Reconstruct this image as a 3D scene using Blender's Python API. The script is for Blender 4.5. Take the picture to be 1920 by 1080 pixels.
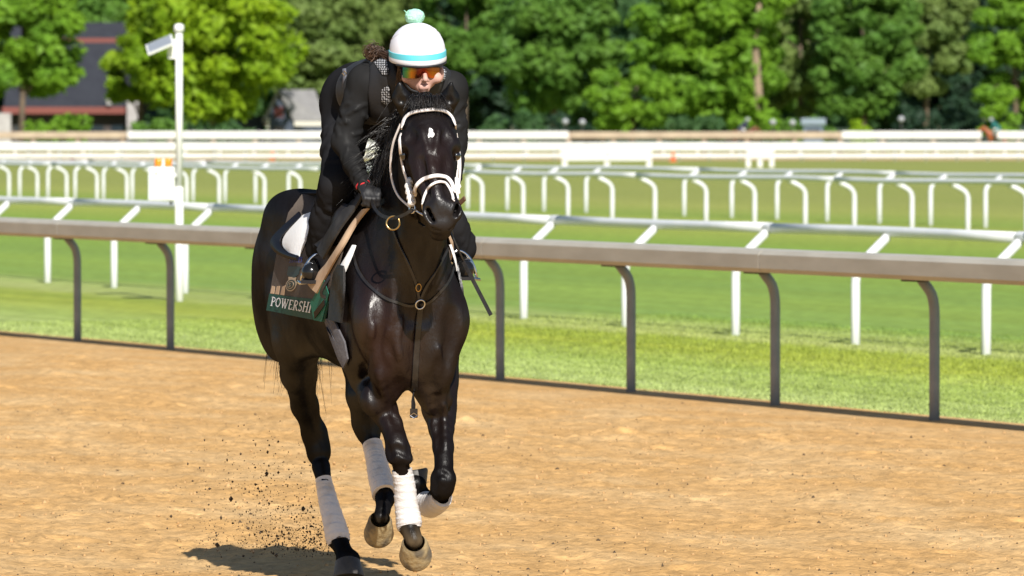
import bpy, math, random
import numpy as np
from mathutils import Vector
random.seed(7); rng = np.random.default_rng(11)
for o in list(bpy.data.objects): bpy.data.objects.remove(o)
scene = bpy.context.scene
# ------------------------------------------------------------------ camera
FPX = 12500.0; CAMZ = 2.0; HOR = 235.0
PITCH = math.atan((540 - HOR) / FPX)
cam = bpy.data.cameras.new('camera'); camo = bpy.data.objects.new('camera', cam)
scene.collection.objects.link(camo); scene.camera = camo
camo.location = (0, 0, CAMZ); camo.rotation_euler = (math.pi/2 - PITCH, 0, 0)
cam.sensor_width = 36; cam.lens = FPX/1920*36; cam.clip_start = 1; cam.clip_end = 4000
cam.dof.use_dof = True; cam.dof.focus_distance = 27.6; cam.dof.aperture_fstop = cam.lens/25.0
# ------------------------------------------------------------------ light
SUN_AZ = math.radians(13); SUN_EL = math.radians(39)      # sun behind the camera, to its right
w = bpy.data.worlds.new('World'); scene.world = w; w.use_nodes = True
nt = w.node_tree; sky = nt.nodes.new('ShaderNodeTexSky'); sky.sky_type = 'NISHITA'
sky.sun_disc = False; sky.sun_elevation = SUN_EL; sky.sun_rotation = math.pi - SUN_AZ
sky.air_density = 1.0; sky.dust_density = 0.6; sky.ozone_density = 1.5
nt.links.new(sky.outputs[0], nt.nodes['Background'].inputs[0]); nt.nodes['Background'].inputs[1].default_value = 0.068
sl = bpy.data.lights.new('sun', 'SUN'); sl.energy = 4.9; sl.angle = math.radians(0.53); sl.color = (1, 0.955, 0.88)
slo = bpy.data.objects.new('sun', sl); scene.collection.objects.link(slo)
sdir = Vector((math.sin(SUN_AZ)*math.cos(SUN_EL), -math.cos(SUN_AZ)*math.cos(SUN_EL), math.sin(SUN_EL)))
slo.rotation_euler = sdir.to_track_quat('Z', 'Y').to_euler(); slo.location = (20, -30, 40)
scene.view_settings.view_transform = 'Standard'; scene.view_settings.look = 'None'
scene.view_settings.exposure = 0.52; scene.view_settings.gamma = 1; scene.view_settings.use_curve_mapping = False
scene.render.engine = 'CYCLES'
# ------------------------------------------------------------------ pixel helpers
cp, sp = math.cos(PITCH), math.sin(PITCH)
def ray(px, py):
    x = (px - 960)/FPX; y = -(py - 540)/FPX
    return np.array([x, cp + y*sp, y*cp - sp])
def P(px, py, D):
    r = ray(px, py); return np.array([0, 0, CAMZ]) + r*(D/r[1])
def proj(p):
    x, y, z = p[0], p[1], p[2]-CAMZ
    dep = y*cp - z*sp; up = y*sp + z*cp
    return 960 + FPX*x/dep, 540 - FPX*up/dep
def G(px, py, z=0.0):
    r = ray(px, py); t = (z - CAMZ)/r[2]; return np.array([0, 0, CAMZ]) + r*t
def M(px, D): return px*D/FPX          # pixels -> metres at depth D
def nrm(v): v = np.asarray(v, float); return v/np.linalg.norm(v)
# ------------------------------------------------------------------ materials
def mat(name, col, rough=0.6, var=None, scale=8.0, metal=0.0, bump=0.0, bscale=60.0, spec=0.5, coat=0.0, coatr=0.1,
        transl=0.0, stretch=None, detail=4, thr=(0.35, 0.65), attr=None, sheen=0.0):
    m = bpy.data.materials.new(name); m.use_nodes = True; n = m.node_tree.nodes; l = m.node_tree.links
    b = n['Principled BSDF']; b.inputs['Base Color'].default_value = (*col, 1); b.inputs['Roughness'].default_value = rough
    b.inputs['Metallic'].default_value = metal; b.inputs['Specular IOR Level'].default_value = spec
    b.inputs['Coat Weight'].default_value = coat; b.inputs['Coat Roughness'].default_value = coatr
    b.inputs['Sheen Weight'].default_value = sheen
    tc = n.new('ShaderNodeTexCoord'); vec = tc.outputs['Object']
    if stretch:
        mp = n.new('ShaderNodeMapping'); l.new(vec, mp.inputs[0]); mp.inputs['Scale'].default_value = stretch; vec = mp.outputs[0]
    src = None
    if attr:
        a = n.new('ShaderNodeAttribute'); a.attribute_name = attr; src = a.outputs['Color']; l.new(src, b.inputs['Base Color'])
    if var:
        no = n.new('ShaderNodeTexNoise'); no.inputs['Scale'].default_value = scale; no.inputs['Detail'].default_value = detail
        l.new(vec, no.inputs['Vector'])
        mr = n.new('ShaderNodeMapRange'); mr.inputs[1].default_value = thr[0]; mr.inputs[2].default_value = thr[1]
        l.new(no.outputs['Fac'], mr.inputs[0])
        mx = n.new('ShaderNodeMix'); mx.data_type = 'RGBA'; l.new(mr.outputs[0], mx.inputs['Factor'])
        mx.inputs['A'].default_value = (*col, 1); mx.inputs['B'].default_value = (*var, 1)
        if src is not None: l.new(src, mx.inputs['A'])
        l.new(mx.outputs['Result'], b.inputs['Base Color']); src = mx.outputs['Result']
    if bump:
        no2 = n.new('ShaderNodeTexNoise'); no2.inputs['Scale'].default_value = bscale; no2.inputs['Detail'].default_value = 5
        l.new(vec, no2.inputs['Vector'])
        bp = n.new('ShaderNodeBump'); bp.inputs['Strength'].default_value = bump; bp.inputs['Distance'].default_value = 0.01
        l.new(no2.outputs['Fac'], bp.inputs['Height']); l.new(bp.outputs[0], b.inputs['Normal'])
    if transl:
        t = n.new('ShaderNodeBsdfTranslucent'); ms = n.new('ShaderNodeMixShader'); ms.inputs[0].default_value = transl
        if src is not None: l.new(src, t.inputs[0])
        else: t.inputs[0].default_value = (*[min(1, c*1.3) for c in col], 1)
        l.new(b.outputs[0], ms.inputs[1]); l.new(t.outputs[0], ms.inputs[2])
        l.new(ms.outputs[0], n['Material Output'].inputs[0])
    return m
# ------------------------------------------------------------------ objects
COL = scene.collection
def tag(o, label=None, cat=None, group=None, kind=None):
    for k, v in (('label', label), ('category', cat), ('group', group), ('kind', kind)):
        if v: o[k] = v
    return o
def empty(name, base, label, cat, group=None):
    o = bpy.data.objects.new(name, None); COL.objects.link(o); o.location = base; o.empty_display_size = 0.1
    o['_b'] = [float(v) for v in base]; return tag(o, label, cat, group)
def mk(name, V, F, m, parent=None, smooth=False, base=None, col=None, flat_tris=None):
    """one mesh object; V in world coordinates; F an (n,k) array or a list of faces"""
    V = np.asarray(V, float)
    if base is None:
        q = parent
        while q is not None and '_b' not in q: q = q.parent
        base = np.array(q['_b'][:]) if q is not None else np.zeros(3)
    base = np.asarray(base, float)
    me = bpy.data.meshes.new(name); L = V - base
    if isinstance(F, np.ndarray):
        k = F.shape[1]; n = len(F)
        me.vertices.add(len(L)); me.vertices.foreach_set('co', L.astype(np.float32).ravel())
        me.loops.add(n*k); me.loops.foreach_set('vertex_index', F.astype(np.int32).ravel())
        me.polygons.add(n); me.polygons.foreach_set('loop_start', np.arange(0, n*k, k, dtype=np.int32))
        me.update(calc_edges=True); me.validate()
    else:
        me.from_pydata([tuple(v) for v in L], [], [tuple(int(i) for i in f) for f in F]); me.update()
    if smooth: me.polygons.foreach_set('use_smooth', np.ones(len(me.polygons), bool))
    if col is not None:
        a = me.color_attributes.new('Col', 'FLOAT_COLOR', 'POINT')
        c = np.ones((len(L), 4), np.float32); c[:, :3] = col; a.data.foreach_set('color', c.ravel())
    for mm in (m if isinstance(m, (list, tuple)) else [m]): me.materials.append(mm)
    o = bpy.data.objects.new(name, me); COL.objects.link(o)
    if parent is not None: o.parent = parent
    else: o.location = base; o['_b'] = [float(v) for v in base]
    return o
def copyobj(src, parent, loc):
    c = src.copy(); COL.objects.link(c); c.parent = parent; c.location = loc; return c
class MB:
    def __init__(s): s.v = []; s.f = []
    def add(s, V, F):
        n = len(s.v); s.v += [tuple(v) for v in V]; s.f += [tuple(i+n for i in f) for f in F]; return s
    def box(s, c, size, ax=None, bev=0.0):
        ax = np.eye(3) if ax is None else np.asarray(ax, float); c = np.asarray(c, float); h = np.asarray(size, float)/2
        if bev <= 0:
            V = [c + ax[0]*h[0]*i + ax[1]*h[1]*j + ax[2]*h[2]*k for i in (-1, 1) for j in (-1, 1) for k in (-1, 1)]
            s.add(V, [(0,1,3,2),(4,6,7,5),(0,4,5,1),(2,3,7,6),(0,2,6,4),(1,5,7,3)])
        else:                                        # bevelled along axis 0
            b = bev; o = [(h[1]-b, h[2]), (h[1], h[2]-b), (h[1], -h[2]+b), (h[1]-b, -h[2]), (-h[1]+b, -h[2]), (-h[1], -h[2]+b), (-h[1], h[2]-b), (-h[1]+b, h[2])]
            V = [c + ax[0]*h[0]*i + ax[1]*y + ax[2]*z for i in (-1, 1) for y, z in o]
            F = [(k, k+8, (k+1) % 8+8, (k+1) % 8) for k in range(8)] + [tuple(range(8)), tuple(range(15, 7, -1))]
            s.add(V, F)
        return s
    def tube(s, pts, r, n=8, cap=True, flat=None):
        pts = [np.asarray(p, float) for p in pts]; m = len(pts)
        rs = r if hasattr(r, '__len__') else [r]*m
        t0 = nrm(pts[1]-pts[0]); ref = np.array([0, 0, 1.0]) if abs(t0[2]) < 0.9 else np.array([1.0, 0, 0])
        u = nrm(np.cross(t0, ref)); V = []
        for i, p in enumerate(pts):
            t = nrm(pts[min(i+1, m-1)] - pts[max(i-1, 0)]); u = nrm(u - t*np.dot(u, t)); w_ = np.cross(t, u)
            for k in range(n):
                a = 2*math.pi*k/n; V.append(p + (u*math.cos(a) + w_*math.sin(a))*rs[i])
        F = [(i*n+k, i*n+(k+1) % n, (i+1)*n+(k+1) % n, (i+1)*n+k) for i in range(m-1) for k in range(n)]
        if cap: F += [tuple(range(n-1, -1, -1)), tuple(range((m-1)*n, m*n))]
        return s.add(V, F)
    def ribbon(s, pts, nors, width, th, widths=None):
        pts = [np.asarray(p, float) for p in pts]; m = len(pts); V = []
        for i, p in enumerate(pts):
            t = nrm(pts[min(i+1, m-1)] - pts[max(i-1, 0)]); nn = np.asarray(nors[i], float); nn = nrm(nn - t*np.dot(nn, t)); b = np.cross(t, nn)
            w2 = (widths[i] if widths is not None else width)/2
            for a, c in ((-1, 0), (-.85, 1), (.85, 1), (1, 0), (.9, -1), (-.9, -1)):
                V.append(p + b*w2*a + nn*th*(c*0.5+0.5))
        F = [(i*6+k, i*6+(k+1) % 6, (i+1)*6+(k+1) % 6, (i+1)*6+k) for i in range(m-1) for k in range(6)]
        F += [tuple(range(5, -1, -1)), tuple(range((m-1)*6, m*6))]
        return s.add(V, F)
    def ring(s, c, nor, R, r, n=20, m=6, sq=1.0, up=None):
        nor = nrm(nor); ref = np.array([0, 0, 1.0]) if up is None else np.asarray(up, float)
        if abs(np.dot(ref, nor)) > .95: ref = np.array([1.0, 0, 0])
        a = nrm(np.cross(ref, nor)); b = np.cross(nor, a); c = np.asarray(c, float); V = []
        for i in range(n):
            t = 2*math.pi*i/n; d = a*math.cos(t)*sq + b*math.sin(t)
            for k in range(m):
                q = 2*math.pi*k/m; V.append(c + d*(R + r*math.cos(q)) + nor*r*math.sin(q))
        F = [(i*m+k, ((i+1) % n)*m+k, ((i+1) % n)*m+(k+1) % m, i*m+(k+1) % m) for i in range(n) for k in range(m)]
        return s.add(V, F)
    def build(s, name, m, parent=None, smooth=False, base=None):
        return mk(name, s.v, s.f, m, parent, smooth, base)
def spline(pts, n=8):
    p = [np.asarray(q, float) for q in pts]; p = [2*p[0]-p[1]] + p + [2*p[-1]-p[-2]]; out = []
    for i in range(1, len(p)-2):
        for k in range(n):
            t = k/n; a, b, c, d = p[i-1], p[i], p[i+1], p[i+2]
            out.append(0.5*((2*b) + (c-a)*t + (2*a-5*b+4*c-d)*t*t + (3*b-a-3*c+d)*t**3))
    out.append(p[-2]); return out
# ------------------------------------------------------------------ implicit surfaces (smooth bodies)
class Field:
    def __init__(s, lo, hi, h):
        s.lo = np.asarray(lo, float); s.h = h; s.n = np.ceil((np.asarray(hi)-s.lo)/h).astype(int)+1
        s.ax = [s.lo[i] + h*np.arange(s.n[i]) for i in range(3)]
        s.F = np.full(s.n, 9.0, np.float32)
    def _sl(s, lo, hi):
        a = np.clip(((np.asarray(lo)-s.lo)/s.h).astype(int), 0, s.n); b = np.clip(((np.asarray(hi)-s.lo)/s.h).astype(int)+2, 0, s.n)
        if np.any(b <= a): return None, None
        sl = tuple(slice(a[i], b[i]) for i in range(3))
        X = s.ax[0][sl[0]][:, None, None]; Y = s.ax[1][sl[1]][None, :, None]; Z = s.ax[2][sl[2]][None, None, :]
        return sl, (X, Y, Z)
    def _put(s, sl, d, k, sub):
        f = s.F[sl]; d = d.astype(np.float32)
        if sub: f2 = -f; hh = np.maximum(k-np.abs(f2-d), 0)/k; s.F[sl] = -(np.minimum(f2, d) - hh*hh*k*.25)
        else: hh = np.maximum(k-np.abs(f-d), 0)/k; s.F[sl] = np.minimum(f, d) - hh*hh*k*.25
    def cap(s, a, b, ra, rb, k=.03, sq=None, sub=False):
        a = np.asarray(a, float); b = np.asarray(b, float); mr = max(ra, rb)*(max(1, sq[1]) if sq else 1) + k + 3*s.h
        sl, g = s._sl(np.minimum(a, b)-mr, np.maximum(a, b)+mr)
        if sl is None: return s
        q = [g[i]-a[i] for i in range(3)]; ba = b-a; fac = 1.0
        if sq:
            n = nrm(sq[0]); c = 1/sq[1]-1; dn = q[0]*n[0]+q[1]*n[1]+q[2]*n[2]
            q = [q[i]+c*dn*n[i] for i in range(3)]; ba = ba + c*np.dot(ba, n)*n; fac = min(1, sq[1])
        bb = max(np.dot(ba, ba), 1e-9); t = np.clip((q[0]*ba[0]+q[1]*ba[1]+q[2]*ba[2])/bb, 0, 1)
        d = np.sqrt((q[0]-t*ba[0])**2 + (q[1]-t*ba[1])**2 + (q[2]-t*ba[2])**2) - (ra+(rb-ra)*t)
        s._put(sl, d*fac, k, sub); return s
    def ell(s, c, r, ax=None, k=.03, sub=False):
        c = np.asarray(c, float); r = np.asarray(r, float); mr = r.max()+k+3*s.h
        sl, g = s._sl(c-mr, c+mr)
        if sl is None: return s
        ax = np.eye(3) if ax is None else np.asarray(ax, float); q = [g[i]-c[i] for i in range(3)]; k0 = 0; k1 = 0
        for i in range(3):
            e = q[0]*ax[i][0]+q[1]*ax[i][1]+q[2]*ax[i][2]; k0 = k0+(e/r[i])**2; k1 = k1+(e/r[i]**2)**2
        k0 = np.sqrt(k0); k1 = np.sqrt(k1)+1e-9
        s._put(sl, k0*(k0-1)/k1, k, sub); return s
    def at(s, p):
        q = (np.asarray(p)-s.lo)/s.h; i = np.clip(q.astype(int), 0, s.n-2); f = q-i; v = 0
        for a in (0, 1):
            for b in (0, 1):
                for c in (0, 1):
                    v += s.F[i[0]+a, i[1]+b, i[2]+c]*(f[0] if a else 1-f[0])*(f[1] if b else 1-f[1])*(f[2] if c else 1-f[2])
        return float(v)
    def grad(s, p):
        e = s.h*1.5
        return nrm([s.at(p+np.array(d)*e)-s.at(p-np.array(d)*e) for d in ((1,0,0),(0,1,0),(0,0,1))])
    def hit(s, o, d, tmax=6.0):
        d = nrm(d); t = 0.0; p = np.asarray(o, float)
        while t < tmax:
            q = p+d*t
            if np.any(q < s.lo) or np.any(q > s.lo+s.h*(s.n-2)): t += .02; continue
            v = s.at(q)
            if v < 1e-3: return q
            t += max(min(v*.6, .03), 1e-3)
        return None
    def hitpx(s, px, py, D0=26.4, tmax=3.5):
        o = P(px, py, D0); return s.hit(o, ray(px, py), tmax)
    def mesh(s):
        F = s.F; ins = F < 0; nx, ny, nz = F.shape
        cnt = np.zeros((nx-1, ny-1, nz-1), np.int8)
        cs = [(a, b, c) for a in (0, 1) for b in (0, 1) for c in (0, 1)]
        for a, b, c in cs: cnt += ins[a:nx-1+a, b:ny-1+b, c:nz-1+c]
        act = (cnt > 0) & (cnt < 8); idx = np.argwhere(act); vid = np.full(act.shape, -1, np.int32); vid[act] = np.arange(len(idx))
        acc = np.zeros((len(idx), 3)); num = np.zeros(len(idx))
        for i in range(8):
            for j in range(i+1, 8):
                a = np.array(cs[i]); b = np.array(cs[j])
                if np.abs(a-b).sum() != 1: continue
                fa = F[tuple((idx+a).T)]; fb = F[tuple((idx+b).T)]; ok = (fa < 0) != (fb < 0)
                t = np.where(ok, fa/np.where(ok, fa-fb, 1), 0)
                acc += np.where(ok[:, None], a+(b-a)*t[:, None], 0); num += ok
        V = s.lo + s.h*(idx + acc/num[:, None]); Q = []
        for axis in range(3):
            sa = [slice(None)]*3; sb = [slice(None)]*3; sa[axis] = slice(0, -1); sb[axis] = slice(1, None)
            A = ins[tuple(sa)]; B = ins[tuple(sb)]; e = np.argwhere(A != B); flip = A[tuple(e.T)]
            u, v_ = [(1, 2), (2, 0), (0, 1)][axis]
            ok = (e[:, u] > 0) & (e[:, v_] > 0) & (e[:, u] < F.shape[u]-1) & (e[:, v_] < F.shape[v_]-1); e = e[ok]; flip = flip[ok]
            du = np.zeros(3, int); du[u] = 1; dv = np.zeros(3, int); dv[v_] = 1
            q = np.stack([vid[tuple((e-du-dv).T)], vid[tuple((e-dv).T)], vid[tuple(e.T)], vid[tuple((e-du).T)]], 1)
            q[~flip] = q[~flip][:, ::-1]; Q.append(q)
        return V, np.concatenate(Q)
def vnoise(V, f, seed=0):
    """cheap smooth pseudo noise -1..1"""
    r = np.random.default_rng(seed); out = 0
    for k in range(5):
        d = r.normal(size=3); d /= np.linalg.norm(d); out = out + np.sin(V@(d*f*(0.6+0.35*k)) + r.uniform(0, 6.28))
    return out/3.0
# ================================================================== SETTING
RU = nrm([0.983, -2.383, 0]); RQ = np.array([-RU[1], RU[0], 0])        # along the track rails / across them towards the turf
RB = np.array([-4.025, 61.73, 0]); RGAP = 2.578
def wcoord(V): return (np.asarray(V)-RB)@RQ
def rail_pt(u, wv, z=0): return RB + RU*u + RQ*wv + np.array([0, 0, z])
def ground_mat(name, stops, dark, vs, stripes, bump, detail=0.35, wscale=1/60.0, fine=(4.0, 0.55)):
    """colour laid in bands along the rails (w = distance from the near rail) with patchy noise"""
    m = bpy.data.materials.new(name); m.use_nodes = True; n = m.node_tree.nodes; l = m.node_tree.links; b = n['Principled BSDF']
    b.inputs['Roughness'].default_value = 0.9; b.inputs['Specular IOR Level'].default_value = 0.12
    g = n.new('ShaderNodeNewGeometry'); sub = n.new('ShaderNodeVectorMath'); sub.operation = 'SUBTRACT'; sub.inputs[1].default_value = RB
    l.new(g.outputs['Position'], sub.inputs[0])
    def dot(v):
        d = n.new('ShaderNodeVectorMath'); d.operation = 'DOT_PRODUCT'; d.inputs[1].default_value = v; l.new(sub.outputs[0], d.inputs[0]); return d.outputs['Value']
    wv, uv = dot(RQ), dot(RU)
    cb = n.new('ShaderNodeCombineXYZ'); l.new(uv, cb.inputs[0]); l.new(wv, cb.inputs[1])
    def noise(sx, sy, sc, det=4):
        mp = n.new('ShaderNodeMapping'); mp.inputs['Scale'].default_value = (sx, sy, 1); l.new(cb.outputs[0], mp.inputs[0])
        t = n.new('ShaderNodeTexNoise'); t.inputs['Scale'].default_value = sc; t.inputs['Detail'].default_value = det; l.new(mp.outputs[0], t.inputs['Vector']); return t.outputs['Fac']
    def math_(op, a, bb):
        t = n.new('ShaderNodeMath'); t.operation = op
        for i, x in enumerate((a, bb)):
            if isinstance(x, (int, float)): t.inputs[i].default_value = x
            else: l.new(x, t.inputs[i])
        return t.outputs[0]
    wob = math_('ADD', wv, math_('MULTIPLY', math_('SUBTRACT', noise(1, 1, 0.7), 0.5), stripes))
    ramp = n.new('ShaderNodeValToRGB'); e = ramp.color_ramp.elements
    while len(e) > 1: e.remove(e[-1])
    for i, (p_, c) in enumerate(stops):
        el = e[0] if i == 0 else e.new(p_*wscale)
        el.position = p_*wscale; el.color = (*c, 1)
    l.new(math_('MULTIPLY', wob, wscale), ramp.inputs[0])
    mx = n.new('ShaderNodeMix'); mx.data_type = 'RGBA'; mx.blend_type = 'MIX'
    mr = n.new('ShaderNodeMapRange'); mr.inputs[1].default_value = 0.42; mr.inputs[2].default_value = 0.72; mr.inputs[4].default_value = detail
    l.new(noise(vs[0], vs[1], vs[2], 6), mr.inputs[0]); l.new(mr.outputs[0], mx.inputs['Factor'])
    l.new(ramp.outputs[0], mx.inputs['A']); mx.inputs['B'].default_value = (*dark, 1)
    mx2 = n.new('ShaderNodeMix'); mx2.data_type = 'RGBA'; mx2.blend_type = 'MULTIPLY'; mx2.inputs['Factor'].default_value = 1
    mr2 = n.new('ShaderNodeMapRange'); mr2.inputs[1].default_value = 0.3; mr2.inputs[2].default_value = 0.7; mr2.inputs[3].default_value = fine[1]; mr2.inputs[4].default_value = 1.25
    l.new(noise(1, 1, fine[0], 8), mr2.inputs[0]); l.new(mx.outputs['Result'], mx2.inputs['A']); l.new(mr2.outputs[0], mx2.inputs['B'])
    l.new(mx2.outputs['Result'], b.inputs['Base Color'])
    if bump:
        bp = n.new('ShaderNodeBump'); bp.inputs['Strength'].default_value = bump; bp.inputs['Distance'].default_value = 0.03
        l.new(noise(1, 1, 25, 8), bp.inputs['Height']); l.new(bp.outputs[0], b.inputs['Normal'])
    return m
M_grass = ground_mat('turf', [(0, (.36, .38, .15)), (.6, (.34, .41, .15)), (2.6, (.30, .38, .10)), (4.2, (.30, .345, .055)), (5.4, (.26, .315, .05)),
    (6.0, (.34, .38, .13)), (7.2, (.30, .36, .11)), (8.4, (.19, .29, .065)), (12, (.22, .32, .06)), (14, (.18, .28, .06)), (19, (.21, .31, .05)), (24, (.17, .29, .045)),
    (30, (.26, .32, .06)), (35, (.32, .34, .075)), (40, (.21, .29, .055)), (47, (.29, .31, .08)), (55, (.25, .27, .075))],
    (.17, .23, .035), (0.07, 1.3, 1.5), 1.2, 0.5, 0.65, fine=(5.5, .72))
M_sand = ground_mat('sand', [(0, (.485, .287, .112)), (60, (.455, .262, .10))], (.57, .405, .215), (0.5, 1.0, 1.3), 0, 0.6, 0.6, fine=(9, .76))
M_fardirt = mat('far_dirt', (.50, .33, .17), .95, (.44, .29, .15), .2)

def sheet(name, pts, z, m, kind='structure'):
    V = [(p[0], p[1], z) for p in pts]; o = mk(name, V, [tuple(range(len(V)))], m); return tag(o, kind=kind)
sheet('ground', [(-1500, -300), (1500, -300), (1500, 2500), (-1500, 2500)], 0.0, M_grass)
sheet('far_dirt_track', [(-400, 379), (400, 379), (400, 484), (-400, 484)], 0.012, M_fardirt)

# ---- the near dirt track: fine relief where the lens looks, coarse sheets outside it
def hoof_relief(X, Y):
    V = np.stack([X, Y, 0*X], -1); z = 0
    for f, a, sd in ((2.2, .009, 1), (7, .005, 2), (17, .003, 3), (38, .0032, 4), (80, .003, 5)):
        r = np.random.default_rng(sd); t = 0
        for k in range(7):
            d = r.normal(size=2); d /= np.linalg.norm(d); ff = f*(0.6+.25*k); t = t+np.sin(X*d[0]*ff+Y*d[1]*ff+r.uniform(0, 6.28)+1.3*np.sin(.37*ff*(X*d[1]-Y*d[0])))
        z = z + a*t/2.6
    return z
h = .026; x0, x1, y0, y1 = -4.6, 4.3, 25.6, 62.5
nx, ny = int((x1-x0)/h)+1, int((y1-y0)/(h*1.6))+1
xs = np.linspace(x0, x1, nx); ys = np.linspace(y0, y1, ny); XX, YY = np.meshgrid(xs, ys, indexing='ij')
wv = (XX-RB[0])*RQ[0] + (YY-RB[1])*RQ[1]
ZZ = hoof_relief(XX, YY)
for k in range(900):                                            # hoof dents with pushed-up rims
    cx, cy = random.uniform(x0, x1), random.uniform(y0, y1); r_ = random.uniform(.06, .10); i0 = int((cx-x0)/(x1-x0)*(nx-1)); j0 = int((cy-y0)/(y1-y0)*(ny-1))
    a0, a1, b0, b1 = max(i0-9, 0), i0+10, max(j0-6, 0), j0+7
    rr = np.hypot(XX[a0:a1, b0:b1]-cx, (YY[a0:a1, b0:b1]-cy)*.8)/r_
    ZZ[a0:a1, b0:b1] += random.uniform(.3, 1)*(-.03*np.exp(-rr**2*1.6) + .018*np.exp(-(rr-1.3)**2*6))
edge = np.clip((-wv-.35)/1.5, 0, 1)                               # settle to a flat lip under the rail
rim = np.clip(np.minimum(np.minimum(XX-x0, x1-XX), YY-y0)/.9, 0, 1)                # fade into the plain track around
ZZ = (.03*edge + ZZ*(.05+.95*edge))*rim + .006
V = np.stack([XX, YY, ZZ], -1).reshape(-1, 3)
ii = (np.arange(nx-1)[:, None]*ny + np.arange(ny-1)[None, :]).ravel()
Fq = np.stack([ii, ii+ny, ii+ny+1, ii+1], 1)
keep = (wv.reshape(-1)[Fq] < .34).all(1); Fq = Fq[keep]
used = np.unique(Fq); rm = np.full(len(V), -1); rm[used] = np.arange(len(used))
track = mk('dirt_track', V[used], rm[Fq], M_sand, smooth=True); tag(track, kind='structure')
e0 = rail_pt(-330, .30); e1 = rail_pt(220, .30); e2 = rail_pt(220, -60); e3 = rail_pt(-330, -60)
sheet('dirt_track_apron', [e0, e1, e2, e3], -.004 + .006, M_sand)
# ---- loose clods lying on the track
def clods(name, pts, size, m, label, cat):
    base = np.array([(0, 0, 1), (1, 0, .1), (.2, 1, 0), (-.9, .3, .1), (-.2, -1, -.1), (0.1, 0, -1)]); F0 = np.array([(0,1,2),(0,2,3),(0,3,4),(0,4,1),(5,2,1),(5,3,2),(5,4,3),(5,1,4)])
    Vs = []; Fs = []
    for i, p in enumerate(pts):
        a = random.uniform(0, 6.28); c, s_ = math.cos(a), math.sin(a); k = size[i]*(.6+rng.random(3)*.8)
        q = base*(0.7+.5*rng.random((6, 3)))*k; q = np.stack([q[:, 0]*c-q[:, 1]*s_, q[:, 0]*s_+q[:, 1]*c, q[:, 2]], 1)
        Vs.append(q+p); Fs.append(F0+6*i)
    o = mk(name, np.concatenate(Vs), np.concatenate(Fs), m); return tag(o, label, cat, kind='stuff')
M_clod = mat('clod', (.10, .065, .035), .95, (.05, .034, .02), 3)
M_clod2 = mat('clod_damp', (.035, .023, .014), .95, (.07, .045, .025), 5)
M_clod3 = mat('clod_pale', (.50, .31, .14), .95, (.42, .25, .105), 6)
def ground_pts(nn, hs):
    out = []
    while len(out) < nn:
        D = 26 + 24*random.random()**1.5; px = random.uniform(-30, 1950); x = (px-960)*D/FPX
        if wcoord((x, D, 0)) < -.3:
            i = int((x-x0)/(x1-x0)*(nx-1)+.5); j = int((D-y0)/(y1-y0)*(ny-1)+.5)
            if 0 <= i < nx and 0 <= j < ny: out.append((x, D, ZZ[i, j]))
    return out
gp = ground_pts(3800, 0); clods('loose_clods', gp, [random.uniform(.002, .006)*(2.2 if random.random() < .04 else 1) for _ in gp], M_clod, 'small dark clods scattered over the sandy track', 'dirt')
gp = ground_pts(1800, 0); clods('sand_lumps', gp, [random.uniform(.005, .014)*(1.7 if random.random() < .05 else 1) for _ in gp], M_clod3, 'pale lumps of sand scattered over the track', 'dirt')

# ---- short grass on the strip by the rail
N = 150000
u = rng.uniform(-6, 25, N); wv_ = .30 + .10*np.sin(u*3.1)*np.sin(u*1.3+1) + rng.random(N)**1.25*8.4
B = RB + RU*u[:, None] + RQ*wv_[:, None]; pxs = 960+FPX*B[:, 0]/B[:, 1]; ok = (pxs > -60) & (pxs < 1980) & (B[:, 1] < 92); B = B[ok]; n_ = len(B); wl = wv_[ok]
tuft = np.clip(vnoise(B*np.array([1, .6, 1]), 3.0, 3)*.5+.5, 0, 1)
hgt = (.008+.012*rng.random(n_))*(1+.7*np.exp(-((wl-4.9)/.9)**2)*tuft); a = rng.uniform(0, 6.28, n_); wd = .005+.004*rng.random(n_)
side = np.stack([np.cos(a), np.sin(a), 0*a], 1)*wd[:, None]; lean = rng.normal(size=(n_, 3))*hgt[:, None]*.45; lean[:, 2] = 0
tip = B+lean; tip[:, 2] += hgt
V = np.stack([B-side, B+side, tip], 1).reshape(-1, 3); F = np.arange(3*n_).reshape(-1, 3)
tag(mk('grass', V, F, M_grass), 'short turf grass between the track rail and white rail', 'grass', kind='stuff')

# ================================================================== RAILS
M_white = mat('white_plastic', (.70, .71, .72), .4, (.63, .65, .67), 3, spec=.5)
M_whitefar = mat('white_paint', (.70, .69, .66), .65, (.62, .61, .58), .7)
M_tanrail = mat('tan_rail', (.43, .405, .345), .55, (.37, .345, .29), 2.2, bump=.15, bscale=40, stretch=(1, 1, 4))
M_bracket = mat('rail_bracket', (.05, .045, .04), .6)
M_gpost = mat('grey_post', (.25, .26, .275), .5, (.19, .20, .21), 6)
def arm_post(m, r, zv, off, ztop, rad_bend=4, n=10):
    """post with its head bent over by `off` (metres along RQ); local coordinates"""
    pts = [(0, 0, -.25), (0, 0, zv*.5), (0, 0, zv-.06)]; d = RQ*off
    a = np.array([0, 0, zv-.06]); b = np.array([0, 0, zv+.07]); c = b + (d+np.array([0, 0, ztop-zv-.07]))*.35; e = d+np.array([0, 0, ztop])
    for t in (.25, .5, .75): pts.append((1-t)**2*a + 2*t*(1-t)*b + t*t*c)
    pts += [c, e]
    return MB().tube(pts, r, n)
def fence_posts(f, base, mb, mt, locs, name='post'):
    first = None
    for L in locs:
        L = np.asarray(L, float)-base
        if first is None:
            first = mk(name, np.array(mb.v)+base, mb.f, mt, f, smooth=True); first.location = L
        else: copyobj(first, f, L)
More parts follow.
